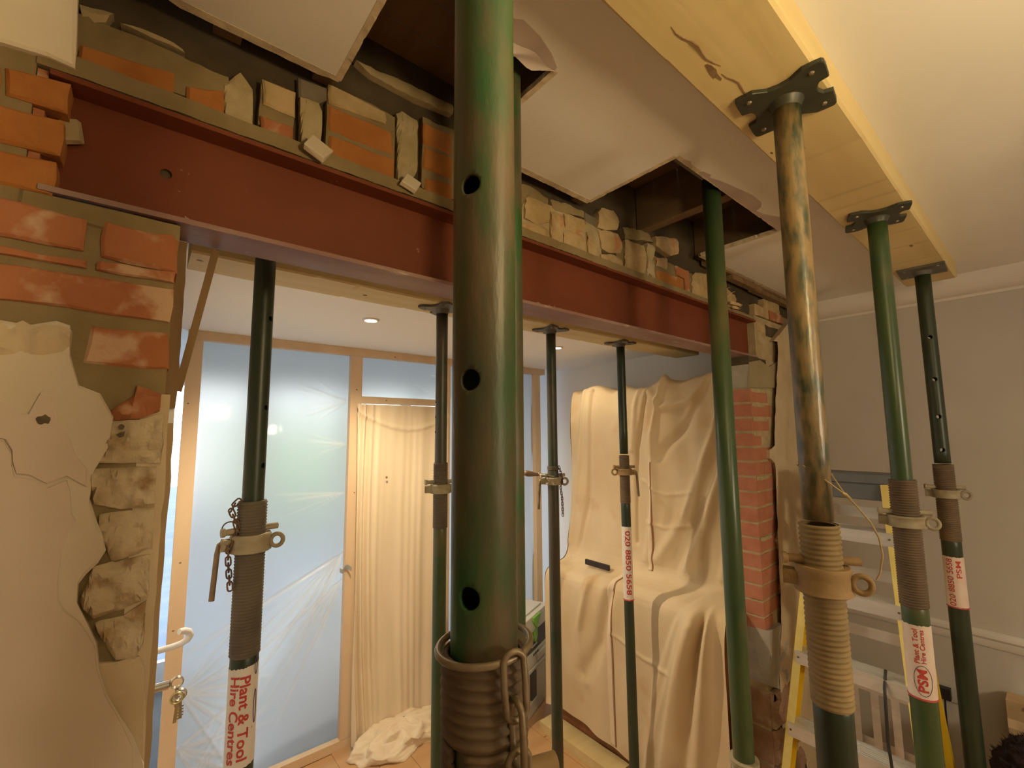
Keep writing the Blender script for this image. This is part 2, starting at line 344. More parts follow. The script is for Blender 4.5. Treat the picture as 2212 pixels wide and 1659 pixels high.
T = {
'above': [('o',[(-0.127,2.705),(0.002,2.725),(0.005,2.668),(-0.129,2.657)]),('o',[(0.025,2.71),(0.084,2.731),(0.087,2.671),(0.027,2.671)]),('p',[(0.152,2.79),(0.217,2.795),(0.22,2.733),(0.155,2.734)]),('k',[(0.152,2.707),(0.215,2.711),(0.217,2.668),(0.154,2.669)]),('p',[(0.288,2.852),(0.431,2.846),(0.432,2.816),(0.29,2.804)]),('o',[(0.29,2.8),(0.451,2.803),(0.456,2.739),(0.292,2.735)]),('o',[(0.293,2.724),(0.456,2.73),(0.458,2.665),(0.295,2.663)]),('o',[(0.539,2.871),(0.629,2.873),(0.63,2.816),(0.539,2.809)]),('o',[(0.54,2.803),(0.63,2.806),(0.63,2.742),(0.54,2.739)]),('o',[(0.546,2.713),(0.63,2.727),(0.631,2.664),(0.547,2.668)]),('o',[(0.64,2.877),(0.764,2.882),(0.764,2.821),(0.64,2.815)]),('o',[(0.641,2.802),(0.764,2.81),(0.764,2.741),(0.641,2.737)]),('o',[(0.641,2.726),(0.764,2.729),(0.764,2.668),(0.642,2.665)]),('p',[(0.775,2.879),(0.867,2.883),(0.866,2.789),(0.774,2.781)]),('p',[(0.774,2.774),(0.866,2.776),(0.865,2.654),(0.774,2.659)]),('p',[(0.907,2.781),(0.954,2.788),(1.009,2.785),(1.01,2.728),(0.952,2.704),(0.902,2.711)]),('p',[(0.871,2.683),(0.902,2.698),(1.007,2.708),(1.008,2.644),(0.87,2.646)]),('p',[(1.017,2.771),(1.071,2.777),(1.067,2.65),(1.01,2.647)]),('p',[(1.082,2.782),(1.132,2.791),(1.189,2.792),(1.184,2.747),(1.142,2.729),(1.088,2.729)]),('p',[(1.078,2.719),(1.174,2.733),(1.197,2.689),(1.201,2.65),(1.072,2.651)]),('p',[(1.2,2.751),(1.215,2.759),(1.259,2.688),(1.26,2.645),(1.206,2.648)]),('p',[(1.271,2.848),(1.288,2.872),(1.362,2.883),(1.395,2.849),(1.381,2.811),(1.312,2.789),(1.263,2.787)]),('p',[(1.268,2.778),(1.317,2.787),(1.386,2.796),(1.405,2.763),(1.4,2.722),(1.33,2.706),(1.281,2.711)]),('p',[(1.278,2.685),(1.336,2.702),(1.393,2.702),(1.402,2.648),(1.322,2.646),(1.276,2.656)]),('p',[(1.424,2.782),(1.463,2.789),(1.559,2.795),(1.569,2.746),(1.558,2.676),(1.417,2.663)]),('p',[(1.649,2.861),(1.733,2.88),(1.834,2.898),(1.832,2.829),(1.764,2.803),(1.713,2.809),(1.646,2.819)]),('p',[(1.645,2.765),(1.725,2.781),(1.725,2.73),(1.642,2.728)]),('o',[(1.652,2.709),(1.72,2.717),(1.865,2.715),(1.86,2.657),(1.649,2.668)]),('k',[(1.803,2.766),(1.911,2.769),(1.908,2.651),(1.872,2.655),(1.866,2.724),(1.803,2.723)]),('p',[(1.934,2.748),(1.983,2.777),(2.087,2.791),(2.12,2.756),(2.108,2.648),(1.924,2.648)]),('p',[(2.238,2.776),(2.389,2.737),(2.38,2.665),(2.223,2.647)]),('p',[(2.74,2.788),(2.975,2.803),(2.976,2.727),(2.725,2.691)])],
'mort_above': [('m',[(0.084,2.751),(0.112,2.785),(0.135,2.765),(0.138,2.682),(0.118,2.664),(0.09,2.667)]),('m',[(0.228,2.789),(0.27,2.798),(0.277,2.78),(0.276,2.699),(0.235,2.672)]),('d',[(0.223,2.837),(0.288,2.845),(0.287,2.816),(0.27,2.798),(0.227,2.79)]),('m',[(0.461,2.863),(0.479,2.878),(0.521,2.869),(0.522,2.723),(0.497,2.666),(0.468,2.666)]),('m',[(1.589,2.816),(1.641,2.82),(1.629,2.654),(1.579,2.659)]),('d',[(1.202,2.834),(1.269,2.829),(1.261,2.691),(1.226,2.677),(1.204,2.755)]),('y',[(0.093,2.669),(0.118,2.672),(0.139,2.684),(0.135,2.669),(0.114,2.658),(0.098,2.659)]),('m',[(-0.134,2.786),(-0.09,2.796),(-0.098,2.771),(-0.127,2.754)]),('m',[(-0.079,2.784),(-0.033,2.781),(0.017,2.781),(0.013,2.786),(-0.033,2.792)]),('c',[(0.879,2.825),(0.941,2.832),(1.013,2.818),(1.012,2.794),(0.92,2.792),(0.878,2.706)]),('c',[(1.024,2.818),(1.106,2.829),(1.196,2.829),(1.196,2.806),(1.03,2.782)]),('c',[(1.426,2.839),(1.603,2.871),(1.642,2.835),(1.438,2.794)]),('c',[(0.781,2.931),(0.874,2.924),(0.874,2.892),(0.781,2.889)]),('m',[(0.352,2.951),(0.525,2.968),(0.633,2.97),(0.633,2.944),(0.519,2.932),(0.389,2.936)])],
'left': [('o',[(-0.203,2.606),(-0.131,2.618),(-0.13,2.563),(-0.201,2.562)]),('o',[(-0.236,2.598),(-0.208,2.604),(-0.206,2.561),(-0.233,2.56)]),('o',[(-0.232,2.541),(-0.133,2.549),(-0.135,2.487),(-0.227,2.481)]),('o',[(-0.226,2.467),(-0.137,2.474),(-0.139,2.415),(-0.222,2.415)]),('k',[(-0.225,2.397),(-0.163,2.393),(-0.137,2.392),(-0.096,2.386),(-0.095,2.335),(-0.22,2.334)]),('k',[(-0.075,2.391),(-0.009,2.39),(0.02,2.395),(0.028,2.384),(0.03,2.323),(-0.074,2.329)]),('k',[(-0.219,2.318),(-0.091,2.317),(-0.09,2.306),(-0.218,2.305)]),('k',[(-0.078,2.321),(0.028,2.324),(0.027,2.303),(-0.078,2.304)]),('k',[(-0.216,2.289),(-0.125,2.293),(0.028,2.293),(0.025,2.231),(-0.105,2.234),(-0.212,2.233)]),('k',[(-0.078,2.21),(-0.029,2.209),(0.025,2.21),(0.027,2.145),(-0.083,2.147)])],
'rubble': [('k',[(-0.048,2.063),(-0.034,2.081),(-0.015,2.098),(-0.013,2.114),(0.021,2.101),(0.02,2.07),(-0.007,2.056),(-0.043,2.053)]),('r',[(-0.043,2.052),(-0.007,2.054),(0.025,2.066),(0.029,2.012),(0.027,1.98),(-0.054,1.984),(-0.055,1.991),(-0.041,2.012),(-0.039,2.036)]),('r',[(-0.06,1.974),(0.021,1.975),(0.023,1.903),(-0.02,1.906),(-0.054,1.917),(-0.06,1.947)]),('r',[(-0.047,1.9),(-0.021,1.903),(0.023,1.899),(0.025,1.83),(0.001,1.828),(-0.027,1.823),(-0.045,1.865)]),('r',[(-0.049,1.819),(-0.033,1.822),(0.022,1.826),(0.024,1.757),(0.006,1.749),(-0.008,1.741),(-0.043,1.736),(-0.061,1.768)]),('r',[(-0.041,1.731),(-0.006,1.733),(0.022,1.75),(0.022,1.678),(0.012,1.66),(-0.011,1.664),(-0.027,1.693)])],
'plaster': [(-0.216,2.203),(-0.176,2.202),(-0.147,2.199),(-0.118,2.21),(-0.102,2.205),(-0.099,2.158),(-0.085,2.109),(-0.059,2.097),(-0.04,2.059),(-0.042,2.014),(-0.057,1.977),(-0.06,1.926),(-0.051,1.896),(-0.04,1.866),(-0.035,1.843),(-0.043,1.825),(-0.056,1.81),(-0.064,1.796),(-0.063,1.765),(-0.049,1.732),(-0.036,1.699),(-0.03,1.659),(-0.02,1.622),(-0.001,1.58),(0.021,1.537),(0.035,1.49),(0.042,1.39),(0.068,0.864),(-0.238,1.147),(-0.332,2.184)],
'lower_plaster': [(-0.032,1.668),(-0.011,1.663),(0.018,1.663),(0.026,1.646),(0.033,1.529),(0.034,1.487),(0.068,0.856),(0.063,0.861),(0.029,1.393),(0.02,1.527),(-0.001,1.573),(-0.02,1.615)],
'skim': [[(-0.322,2.101),(-0.189,2.1),(-0.166,2.084),(-0.143,2.062),(-0.136,2.062),(-0.125,2.096),(-0.115,2.09),(-0.102,2.051),(-0.088,2.022),(-0.08,1.997),(-0.066,1.976),(-0.064,1.947),(-0.087,1.965),(-0.109,1.955),(-0.128,1.969),(-0.142,1.972),(-0.147,1.989),(-0.149,2.006),(-0.158,2.024),(-0.184,2.03),(-0.315,2.031)],[(-0.315,2.029),(-0.183,2.027),(-0.159,2.021),(-0.15,2.004),(-0.149,1.988),(-0.144,1.969),(-0.128,1.965),(-0.108,1.95),(-0.088,1.96),(-0.083,1.943),(-0.079,1.908),(-0.073,1.896),(-0.083,1.87),(-0.086,1.847),(-0.087,1.806),(-0.084,1.779),(-0.077,1.762),(-0.059,1.741),(-0.05,1.724),(-0.038,1.699),(-0.033,1.663),(-0.02,1.618),(0.002,1.569),(0.018,1.528),(0.028,1.402),(0.056,0.884),(-0.236,1.154)]],
'top_plaster': [(-0.391,2.857),(-0.155,3.096),(-0.136,2.841),(-0.132,2.757),(-0.129,2.699),(-0.127,2.643),(-0.159,2.647),(-0.209,2.642),(-0.275,2.627),(-0.368,2.605)],
'rubblep': [(-0.214,2.195),(-0.175,2.2),(-0.165,2.196),(-0.154,2.204),(-0.139,2.196),(-0.13,2.201),(-0.112,2.202),(-0.1,2.196),(-0.099,2.168),(-0.109,2.155),(-0.143,2.149),(-0.21,2.143)],
'pier_plaster': [(2.758,2.537),(2.869,2.551),(2.888,2.426),(2.899,2.295),(2.845,2.19),(2.809,2.146),(2.798,2.012),(2.717,1.929),(2.59,1.923),(2.583,1.879),(2.664,1.846),(2.685,1.75),(2.726,1.692),(2.721,1.525),(2.619,1.453),(2.698,1.33),(2.637,1.206),(2.677,1.08),(2.608,0.916),(2.514,0.857),(2.547,0.715),(2.525,0.595),(2.483,0.362),(2.366,-0.565),(3.248,-1.211),(3.341,1.025),(3.341,2.112),(3.303,2.716),(2.977,2.667)],
'pad': [[(2.439,2.385),(2.569,2.408),(2.689,2.383),(2.901,2.446),(2.932,2.382),(2.897,2.274),(2.424,2.248)]],
}
# ================================================================== STRUCTURE
H_NEAR, H_FAR = EYE + 0.81, EYE + 0.595
XL, XR, YB = -1.6, 3.37, -3.2
YW0, YW1 = 1.0, 1.1          # half-brick wall being opened up

fl = struct(MB().box(XL - .1, XR + .1, YB - .1, 4.9, -0.05, 0.0).build('floor', M['floor']))
# floor boards seen past the props: each laminate plank its own piece
for i in range(7):
    for j in range(3):
        x0 = 1.05 + i * 0.19; y0 = 1.15 + j * 1.2 - (i % 2) * 0.5
        MB().box(x0, x0 + 0.187, max(y0, 1.12), min(y0 + 1.196, 3.02), 0.0005, 0.004 + 0.0004 * ((i * 3 + j) % 3)).build('floor_plank', M['floor'], fl)

wn_ = struct(MB().box(XL, XR, YB - .1, YB, 0, H_NEAR).build('wall_near', M['wall_grey']))
we_ = struct(MB().box(XL - .1, XL, YB, 1.1, 0, H_NEAR).build('wall_end', M['wall_grey']))
wr_ = struct(MB().box(XR, XR + .1, YB, 1.1, 0, H_NEAR + .3).build('wall_right', M['wall_grey']))

# ---- ceiling of the near room: plasterboard with two cut holes
ceil_ = MB()
xs = [XL, .300, .667, 1.175, 1.960, XR]; ys = [YB, .650, .985]
hole = {(1, 1), (3, 1)}
for i in range(5):
    for j in range(2):
        if (i, j) in hole: continue
        ceil_.box(xs[i], xs[i + 1], ys[j], ys[j + 1], H_NEAR, H_NEAR + .014)
cl = struct(ceil_.build('ceiling', M['ceiling'], loc=(0, 0, H_NEAR)))
# rough cut edge of the board along the wall, lifted and crumbly
def ragged_edge(p, q, nrm, w, name, m, seed, parent, n=40, zt=0.0):
    rnd = random.Random(seed); p, q, nrm = Vector(p), Vector(q), Vector(nrm)
    b = MB(); top = []; low = []
    for k in range(n + 1):
        c = p.lerp(q, k / n); e = w * (0.80 + 0.16 * rnd.random() - (0.5 if rnd.random() < .05 else 0))
        top.append(c - nrm * .01); low.append(c + nrm * e)
    A = [[t + Vector((0, 0, .0135)) for t in top], [t + Vector((0, 0, -.0007)) for t in top], [l + Vector((0, 0, -.0004 - .0012 * rnd.random())) for l in low], [l + Vector((0, 0, .0125)) for l in low]]
    b.gridpts(np.array([[tuple(x) for x in r] for r in A]), closed_u=True)
    return b.build(name, m, parent)
ragged_edge((XL, .985, H_NEAR), (.300, .985, H_NEAR), (0, 1, 0), .012, 'board_edge', M['board_edge'], 1, cl, 90)
ragged_edge((.667, .985, H_NEAR), (1.175, .985, H_NEAR), (0, 1, 0), .014, 'board_edge', M['board_edge'], 2, cl, 40)
ragged_edge((1.96, .985, H_NEAR), (XR, .985, H_NEAR), (0, 1, 0), .014, 'board_edge', M['board_edge'], 3, cl, 90)
ragged_edge((.300, .65, H_NEAR), (.300, .985, H_NEAR), (1, 0, 0), .004, 'board_edge', M['board_edge'], 4, cl, 40)
ragged_edge((.667, .65, H_NEAR), (.667, .985, H_NEAR), (-1, 0, 0), .006, 'board_edge', M['board_edge'], 5, cl, 40)
ragged_edge((1.175, .65, H_NEAR), (1.175, .985, H_NEAR), (1, 0, 0), .005, 'board_edge', M['board_edge'], 6, cl, 40)
ragged_edge((1.96, .65, H_NEAR), (1.96, .985, H_NEAR), (-1, 0, 0), .007, 'board_edge', M['board_edge'], 7, cl, 40)
ragged_edge((1.175, .65, H_NEAR), (1.96, .65, H_NEAR), (0, 1, 0), .005, 'board_edge', M['board_edge'], 8, cl, 50)
# lining paper torn back round the holes: grey-lilac patches on the board, a flap hanging at the first hole
def paper_patch(poly, z=H_NEAR, t=.0012):
    MB().prism(poly, lambda a, b, d: (a, b, d), z - t, z + .0003).build('torn_paper', M['paper'], cl)
paper_patch([(1.30, .650), (1.31, .636), (1.345, .630), (1.36, .640), (1.40, .628), (1.50, .612), (1.58, .600), (1.66, .602), (1.69, .615), (1.71, .640), (1.76, .632), (1.83, .604), (1.90, .596), (1.935, .608), (1.950, .640), (1.955, .652)])
paper_patch([(1.20, .65), (1.205, .640), (1.232, .634), (1.262, .650)])
paper_patch([(.42, .65), (.425, .62), (.46, .610), (.50, .618), (.53, .600), (.58, .606), (.63, .622), (.664, .640), (.667, .652)])
fp = MB()
rnd = random.Random(11)
A = []
for i in range(14):
    u = i / 13; row = []
    for j in range(7):
        v = j / 6
        row.append((.52 + .145 * u + .004 * rnd.random(), .646 + .030 * v * (1 - .6 * u) + .005 * math.sin(9 * u + 3 * v), H_NEAR - .002 - .020 * v * (1.1 - u) + .006 * math.sin(9 * u + 5 * v) * v))
    A.append(row)
fp.gridpts(np.array(A)); fp.build('torn_paper_flap', M['paper'], cl, smooth=60)
# floor structure above, seen up through the holes
for x in (.06, .255, .72, 1.14, 1.545, 2.02, 2.45, 2.9):
    MB().box(x, x + .05, .2, 1.045, H_NEAR + .020, H_NEAR + .21).build('joist', M['joist'], cl)
for k in range(9):
    MB().box(XL + .3, XR, .12 + k * .105, .12 + k * .105 + .102, H_NEAR + .211, H_NEAR + .235).build('floorboard', M['joist'], cl)
MB().box(.437, .66, .66, .70, H_NEAR + .05, H_NEAR + .205).build('noggin', M['soot'], cl)
MB().box(1.20, 1.405, .655, .69, H_NEAR + .03, H_NEAR + .205).build('noggin', M['soot'], cl)
MB().box(XL, XR, .14, .16, H_NEAR + .014, H_NEAR + .24).build('noggin', M['joist'], cl)
# strip of old timber and lath still fixed along the wall on the right
for (x0, x1, y0, y1, z0, z1) in ((2.05, 3.36, .995, 1.03, H_NEAR - .012, H_NEAR + .018), (2.28, 2.66, .985, 1.02, H_NEAR - .040, H_NEAR - .016), (2.55, 3.34, .992, 1.025, H_NEAR - .045, H_NEAR - .018)):
    MB().box(x0, x1, y0, y1, z0, z1).build('lath', M['oldwood'], cl)

# ---- coving and dado rail on the grey wall
def sweepY(prof, y0, y1, name, m, parent=None):
    b = MB(); n = len(prof)
    b.add([(x, y, z) for y in (y0, y1) for x, z in prof], [(i, (i + 1) % n, n + (i + 1) % n, n + i) for i in range(n)] + [tuple(range(n)), tuple(range(n, 2 * n))[::-1]])
    return b.build(name, m, parent, smooth=35)
cov = [(XR, H_NEAR), (XR - .100, H_NEAR)]
for k in range(9):
    a = k / 8 * PI / 2
    cov.append((XR - .098 + .086 * (1 - math.cos(a)), H_NEAR - .012 - .086 * math.sin(a)))
cov += [(XR - .008, H_NEAR - .112), (XR, H_NEAR - .112)]
struct(sweepY(cov, YB, .985, 'trim_1', M['white_trim']))
zd = EYE - 1.02
struct(sweepY([(XR, zd), (XR - .012, zd - .002), (XR - .026, zd - .012), (XR - .026, zd - .028), (XR - .016, zd - .04), (XR - .016, zd - .06), (XR - .008, zd - .078), (XR, zd - .082)], YB, 1.0, 'trim_2', M['white_trim']))
struct(sweepY([(XR, 0), (XR - .02, 0), (XR - .02, .12), (XR - .008, .145), (XR, .15)], YB, 1.0, 'baseboard_right', M['white_trim']))

# ---- the half-brick wall: left stub, masonry over the steel, right pier
def stone(poly, y, depth, name, m, parent, rnd, jit=.0016, inset=.004, bulge=0.0):
    pts = []
    n = len(poly)
    for i in range(n):
        a, b = poly[i], poly[(i + 1) % n]
        pts.append((a[0] + rnd.uniform(-jit, jit), a[1] + rnd.uniform(-jit, jit)))
        L = math.hypot(a[0] - b[0], a[1] - b[1]); k = 2 if L > .1 else 1
        for j in range(1, k + 1):
            t = j / (k + 1)
            pts.append((a[0] + (b[0] - a[0]) * t + rnd.uniform(-jit, jit) * 1.4, a[1] + (b[1] - a[1]) * t + rnd.uniform(-jit, jit) * 1.4))
    yy = y + rnd.uniform(-.003, .003)
    return MB().prism(pts, lambda a, b, d: (a, d, b), yy, yy + depth, inset).build(name, m, parent)

def lumpy(poly, y, depth, name, m, parent, seed, amp=.006, res=.012, scale=30):
    """irregular stone with a knobbly front: polygon filled with a grid of points pushed about by noise"""
    bm = bmesh.new()
    n = len(poly); pts = []
    for i in range(n):
        a, b = Vector(poly[i]), Vector(poly[(i + 1) % n]); k = max(1, int((b - a).length / res))
        for j in range(k): pts.append(a.lerp(b, j / k))
    ring = [bm.verts.new((p.x, y, p.y)) for p in pts]
    f = bm.faces.new(ring)
    bmesh.ops.triangulate(bm, faces=[f])
    for _ in range(6):
        es = [e for e in bm.edges if e.calc_length() > res * 1.7]
        if not es: break
        bmesh.ops.subdivide_edges(bm, edges=es, cuts=1); bmesh.ops.triangulate(bm, faces=[f for f in bm.faces if len(f.verts) > 3])
    bnd = {v for e in bm.edges if e.is_boundary for v in e.verts}
    ext = [e for e in bm.edges if e.is_boundary]
    for v in bm.verts:
        q = Vector((v.co.x * scale, seed * 3.7, v.co.z * scale))
        d = noise.noise(q) * amp + noise.noise(q * 2.3) * amp * .5
        v.co.y -= d + (0 if v in bnd else amp * .7)
        if v in bnd: v.co.x += noise.noise(q * 1.7) * .002; v.co.z += noise.noise(q * 1.9 + Vector((5, 0, 0))) * .002
    r = bmesh.ops.extrude_edge_only(bm, edges=ext)
    for g in r['geom']:
        if isinstance(g, bmesh.types.BMVert): g.co.y = y + depth
    bmesh.ops.recalc_face_normals(bm, faces=bm.faces)
    vs = [tuple(v.co) for v in bm.verts]; fs = [tuple(v.index for v in f.verts) for f in bm.faces]
    bm.verts.index_update(); fs = [tuple(v.index for v in f.verts) for f in bm.faces]
    bm.free()
    return MB().add(vs, fs).build(name, m, parent, smooth=40)

BR = {'o': M['brick_o'], 'k': M['brick_k'], 'p': M['brick_p'], 'm': M['mortar_l'], 'd': M['slate'], 'y': M['skim2'], 'r': M['rubble'], 'c': M['mortar']}
rnd = random.Random(3)
# left stub
core = MB()
core.box(XL, .026, 1.007, YW1, 0, EYE + .386)
core.box(XL, -.172, 1.007, YW1, EYE + .386, H_NEAR + .2)
wl_ = struct(core.build('wall_left', M['mortar'], loc=(-.6, 1.05, 0)))
for k, p in T['left']: stone(p, YW0, .07, 'brick', BR[k], wl_, rnd)
# mortar seat under the end of the steel, and the squeezed joint in the pocket beside it
stone([(-.175, EYE + .386), (.030, EYE + .386), (.030, EYE + .343), (-.06, EYE + .348), (-.175, EYE + .352)], 1.001, .09, 'mortar_bed', M['mortar'], wl_, rnd)
for z0, z1 in ((.392, .455), (.465, .53), (.54, .60)):
    MB().box(-.171, -.158, 1.012, 1.09, EYE + z0, EYE + z1).build('brick', M['brick_k'], wl_)
for k, p in T['rubble']: lumpy(p, 1.003, .02, 'brick' if k == 'k' else 'plaster_clad_brick', BR[k], wl_, 5 + rnd.random() * 9, .013, .010, 34)
def slab(poly, y, depth, name, m, parent, inset=.002): return MB().prism(poly, lambda a, b, d: (a, d, b), y, y + depth, inset).build(name, m, parent)
slab(T['plaster'], .992, .026, 'undercoat', M['skim2'], wl_, .004)
slab(T['lower_plaster'], .998, .02, 'undercoat', M['plaster'], wl_, .003)
for p in T['skim']: slab(p, .9885, .006, 'skim_coat', M['skim'], wl_, .0015)
lumpy(T['rubblep'], .992, .03, 'undercoat', M['plaster'], wl_, 4, .010, .012, 28)
slab(T['top_plaster'], .994, .02, 'finish_plaster', M['plaster_w'], wl_, .004)
def pit(x, z, r, y, name, m, seed):
    rq = random.Random(seed); poly = [(x + r * (.7 + .5 * rq.random()) * math.cos(a), z + r * (.6 + .5 * rq.random()) * math.sin(a)) for a in [2 * PI * k / 13 for k in range(13)]]
    return MB().prism(poly, lambda a, b, d: (a, d, b), y, y + .01).build(name, m, wl_)
pit(-.119, EYE + .023, .0085, .9880, 'wall_plug', M['pit'], 3)
b = MB(); b.lathe(0, 0, [(.004, 0), (.010, .002), (.012, .006)], 10)
for dx, dz, r in ((-.006, -.003, .012), (-.012, .012, .006)):
    pit(-.017 + dx, EYE + dz, r * .85, .9945, 'drilled_hole', M['pit'], int(r * 1e4))
# timber lining at the cut end of the stub
def wobble_strip(x0, x1, y0, y1, z0, z1, name, m, parent, amp=.004, n=50, seed=0):
    A = []
    for k in range(n + 1):
        z = z0 + (z1 - z0) * k / n; w = amp * noise.noise(Vector((seed, 0, z * 9))) + amp * .6 * noise.noise(Vector((seed, 4, z * 31)))
        A.append([(x0, y0, z), (x1 + w, y0, z), (x1 + w, y1, z), (x0, y1, z)])
    A = np.array(A)
    return MB().gridpts(np.transpose(A, (1, 0, 2)), closed_u=True).build(name, m, parent)
wobble_strip(-.006, .034, 1.006, 1.10, 0, EYE + .07, 'jamb_lining', M['plaster'], wl_, .004, 80, 3)
wobble_strip(.026, .044, 1.060, 1.105, 0, EYE + .02, 'jamb_lining', M['jambwood'], wl_, .003, 60, 8)
wobble_strip(.022, .046, 1.085, 1.105, EYE + .05, EYE + .385, 'jamb_lining', M['oldwood'], wl_, .003, 30, 9)

# masonry over the steel
core = MB(); core.box(-.172, XR, 1.050, YW1, EYE + .632, H_NEAR + .24)
wa_ = struct(core.build('wall_above', M['mortar_d'], loc=(1.6, 1.07, EYE + .632)))
rnd = random.Random(8)
for k, p in T['above']:
    if k == 'p' and p[0][0] > .85: lumpy(p, 1.024, .04, 'brick', BR[k], wa_, rnd.random() * 20, .007, .014, 26)
    else: stone(p, 1.024, .05, 'brick', BR[k], wa_, rnd)
for k, p in T['mort_above']:
    if k == 'd': stone(p, 1.03, .03, 'slate_packer', BR[k], wa_, rnd)
    else: lumpy(p, 1.030, .03, 'mortar_lump', BR[k], wa_, rnd.random() * 20, .006, .012, 30)
lumpy([(-.172, EYE + .640), (.6, EYE + .636), (1.4, EYE + .630), (2.56, EYE + .618), (2.56, EYE + .604), (1.4, EYE + .602), (.6, EYE + .606), (-.172, EYE + .604)], 1.004, .09, 'mortar_bed', M['mortar'], wa_, 2, .003, .02, 18)
# smeared mortar filling between the bricks, uneven
for i, (x0, x1, z0, z1, mm) in enumerate(((-.17, .092, .66, .735, 'mortar'), (.150, .218, .66, .76, 'mortar'), (.288, .458, .655, .82, 'mortar'), (.538, .87, .655, .86, 'mortar'), (.87, 1.29, .63, .76, 'mortar_l'), (1.38, 1.80, .63, .74, 'mortar'), (1.80, 2.20, .63, .73, 'mortar'), (2.2, 2.56, .62, .70, 'mortar_d'))):
    lumpy([(x0, EYE + z0), (x1, EYE + z0), (x1, EYE + z1), ((x0 + x1) / 2, EYE + z1 + .006), (x0, EYE + z1)], 1.031, .02, 'mortar_joint', M[mm], wa_, 40 + i, .004, .016, 25)
# bricks over the right-hand end of the steel
for (x0, x1, z0, z1, mm) in ((2.60, 2.78, .64, .70, 'brick_p'), (2.80, 2.98, .64, .70, 'brick_k'), (2.58, 2.70, .545, .60, 'brick_p'), (2.71, 2.92, .53, .60, 'mortar_d'), (2.99, 3.2, .53, .69, 'mortar')):
    stone([(x0, EYE + z1), (x1, EYE + z1), (x1, EYE + z0), (x0, EYE + z0)], 1.01, .05, 'brick', M[mm], wa_, rnd, .004)

# right pier
PX = 2.434
core = MB(); core.box(PX + .004, XR, 1.004, 1.092, 0, EYE + .39); core.box(2.57, XR, 1.012, 1.092, EYE + .39, EYE + .632)
wp_ = struct(core.build('wall_pier', M['mortar_l'], loc=(2.9, 1.05, 0)))
lumpy([(PX, EYE + .388), (2.66, EYE + .388), (2.66, EYE + .345), (2.60, EYE + .31), (2.56, EYE + .335), (PX, EYE + .345)], 1.0, .09, 'mortar_bed', M['mortar_d'], wp_, 7, .003, .016, 22)
MB().box(PX + .0005, 2.60, 1.0, 1.094, EYE + .222, EYE + .343).build('padstone', M['concrete'], wp_)
slab(T['pad'][0], .994, .01, 'mortar_smear', M['concrete_o'], wp_)
slab([(PX + .008, EYE + .342), (2.66, EYE + .335), (2.675, EYE + .24), (2.60, EYE + .226), (PX + .008, EYE + .226)], .9965, .01, 'mortar_smear', M['concrete_o'], wp_)
rnd = random.Random(21)
z = EYE + .212
for i in range(16):
    z1 = z - .064
    # headers alternate with stretchers; the end shows on the reveal, the side on the face
    w = .215 if i % 2 == 0 else .103
    x1 = min(PX + w, 2.66)
    def brk(x0, x1, mm, dy=0.0):
        o = MB()
        j = lambda: rnd.uniform(-.0015, .0015)
        o.box(x0 + j(), x1 + j(), 1.0 + dy + j(), 1.092, z1 + j(), z + j())
        return o.build('brick', M[mm], wp_)
    if z1 > EYE - 1.0:
        brk(PX + rnd.uniform(-.002, .002), x1, 'brick_r')
        if i % 2: brk(x1 + .011, min(x1 + .011 + .15, 2.70), 'brick_r', .003)
    z -= .0765
for k, (zz, ln) in enumerate(((.213, .20), (.137, .16), (.06, .18), (-.017, .12), (-.245, .16), (-.55, .14))):
    lumpy([(PX + .012, EYE + zz + .006), (PX + .012 + ln, EYE + zz + .003), (PX + .012 + ln, EYE + zz - .013), (PX + .05, EYE + zz - .016), (PX + .012, EYE + zz - .012)], .9985, .02, 'mortar_smear', M['mortar_l'], wp_, 60 + k, .003, .012, 40)
# stone and broken brick at the foot of the pier
lumpy([(PX, EYE - .985), (2.60, EYE - .99), (2.64, EYE - 1.06), (2.64, EYE - 1.25), (2.56, EYE - 1.30), (PX, EYE - 1.24)], .985, .06, 'stone_block', M['concrete'], wp_, 31, .006, .02, 14)
MB().box(PX + .0005, 2.5, 1.0, 1.09, EYE - 1.24, EYE - .99).build('stone_block', M['concrete'], wp_)
for k, (za, zb) in enumerate(((-1.27, -1.44), (-1.45, -1.60), (-1.61, -1.78), (-1.79, -2.03))):
    lumpy([(PX + .006, EYE + za), (2.72, EYE + za - .01), (2.74, EYE + zb), (PX + .01, EYE + zb)], .985, .06, 'rubble_stone', M['rubble_brown'] if k < 3 else M['rubble'], wp_, 70 + k, .022, .02, 16)
    lumpy_end = MB().box(PX + .0005, PX + .06, 1.0, 1.09, EYE + zb, EYE + za - .006).build('rubble_stone', M['rubble_brown'], wp_)
lumpy(T['pier_plaster'], .984, .03, 'plaster_coat', M['plaster'], wp_, 90, .005, .02, 16)

# ---- far room shell
struct(MB().box(-.05, 3.25, 1.1, 4.85, H_FAR, H_FAR + .05).build('ceiling_far', M['far_ceiling']))
struct(MB().box(3.10, 3.20, 1.1, 4.8, 0, H_FAR).build('wall_far_right', M['white_wall']))
wfl = MB(); wfl.box(-.05, .045, 1.1, 1.55, 0, H_FAR); wfl.box(-.05, .045, 2.50, 4.8, 0, H_FAR); wfl.box(-.05, .045, 1.55, 2.5, 2.1, H_FAR)
struct(wfl.build('wall_far_left', M['white_wall']))
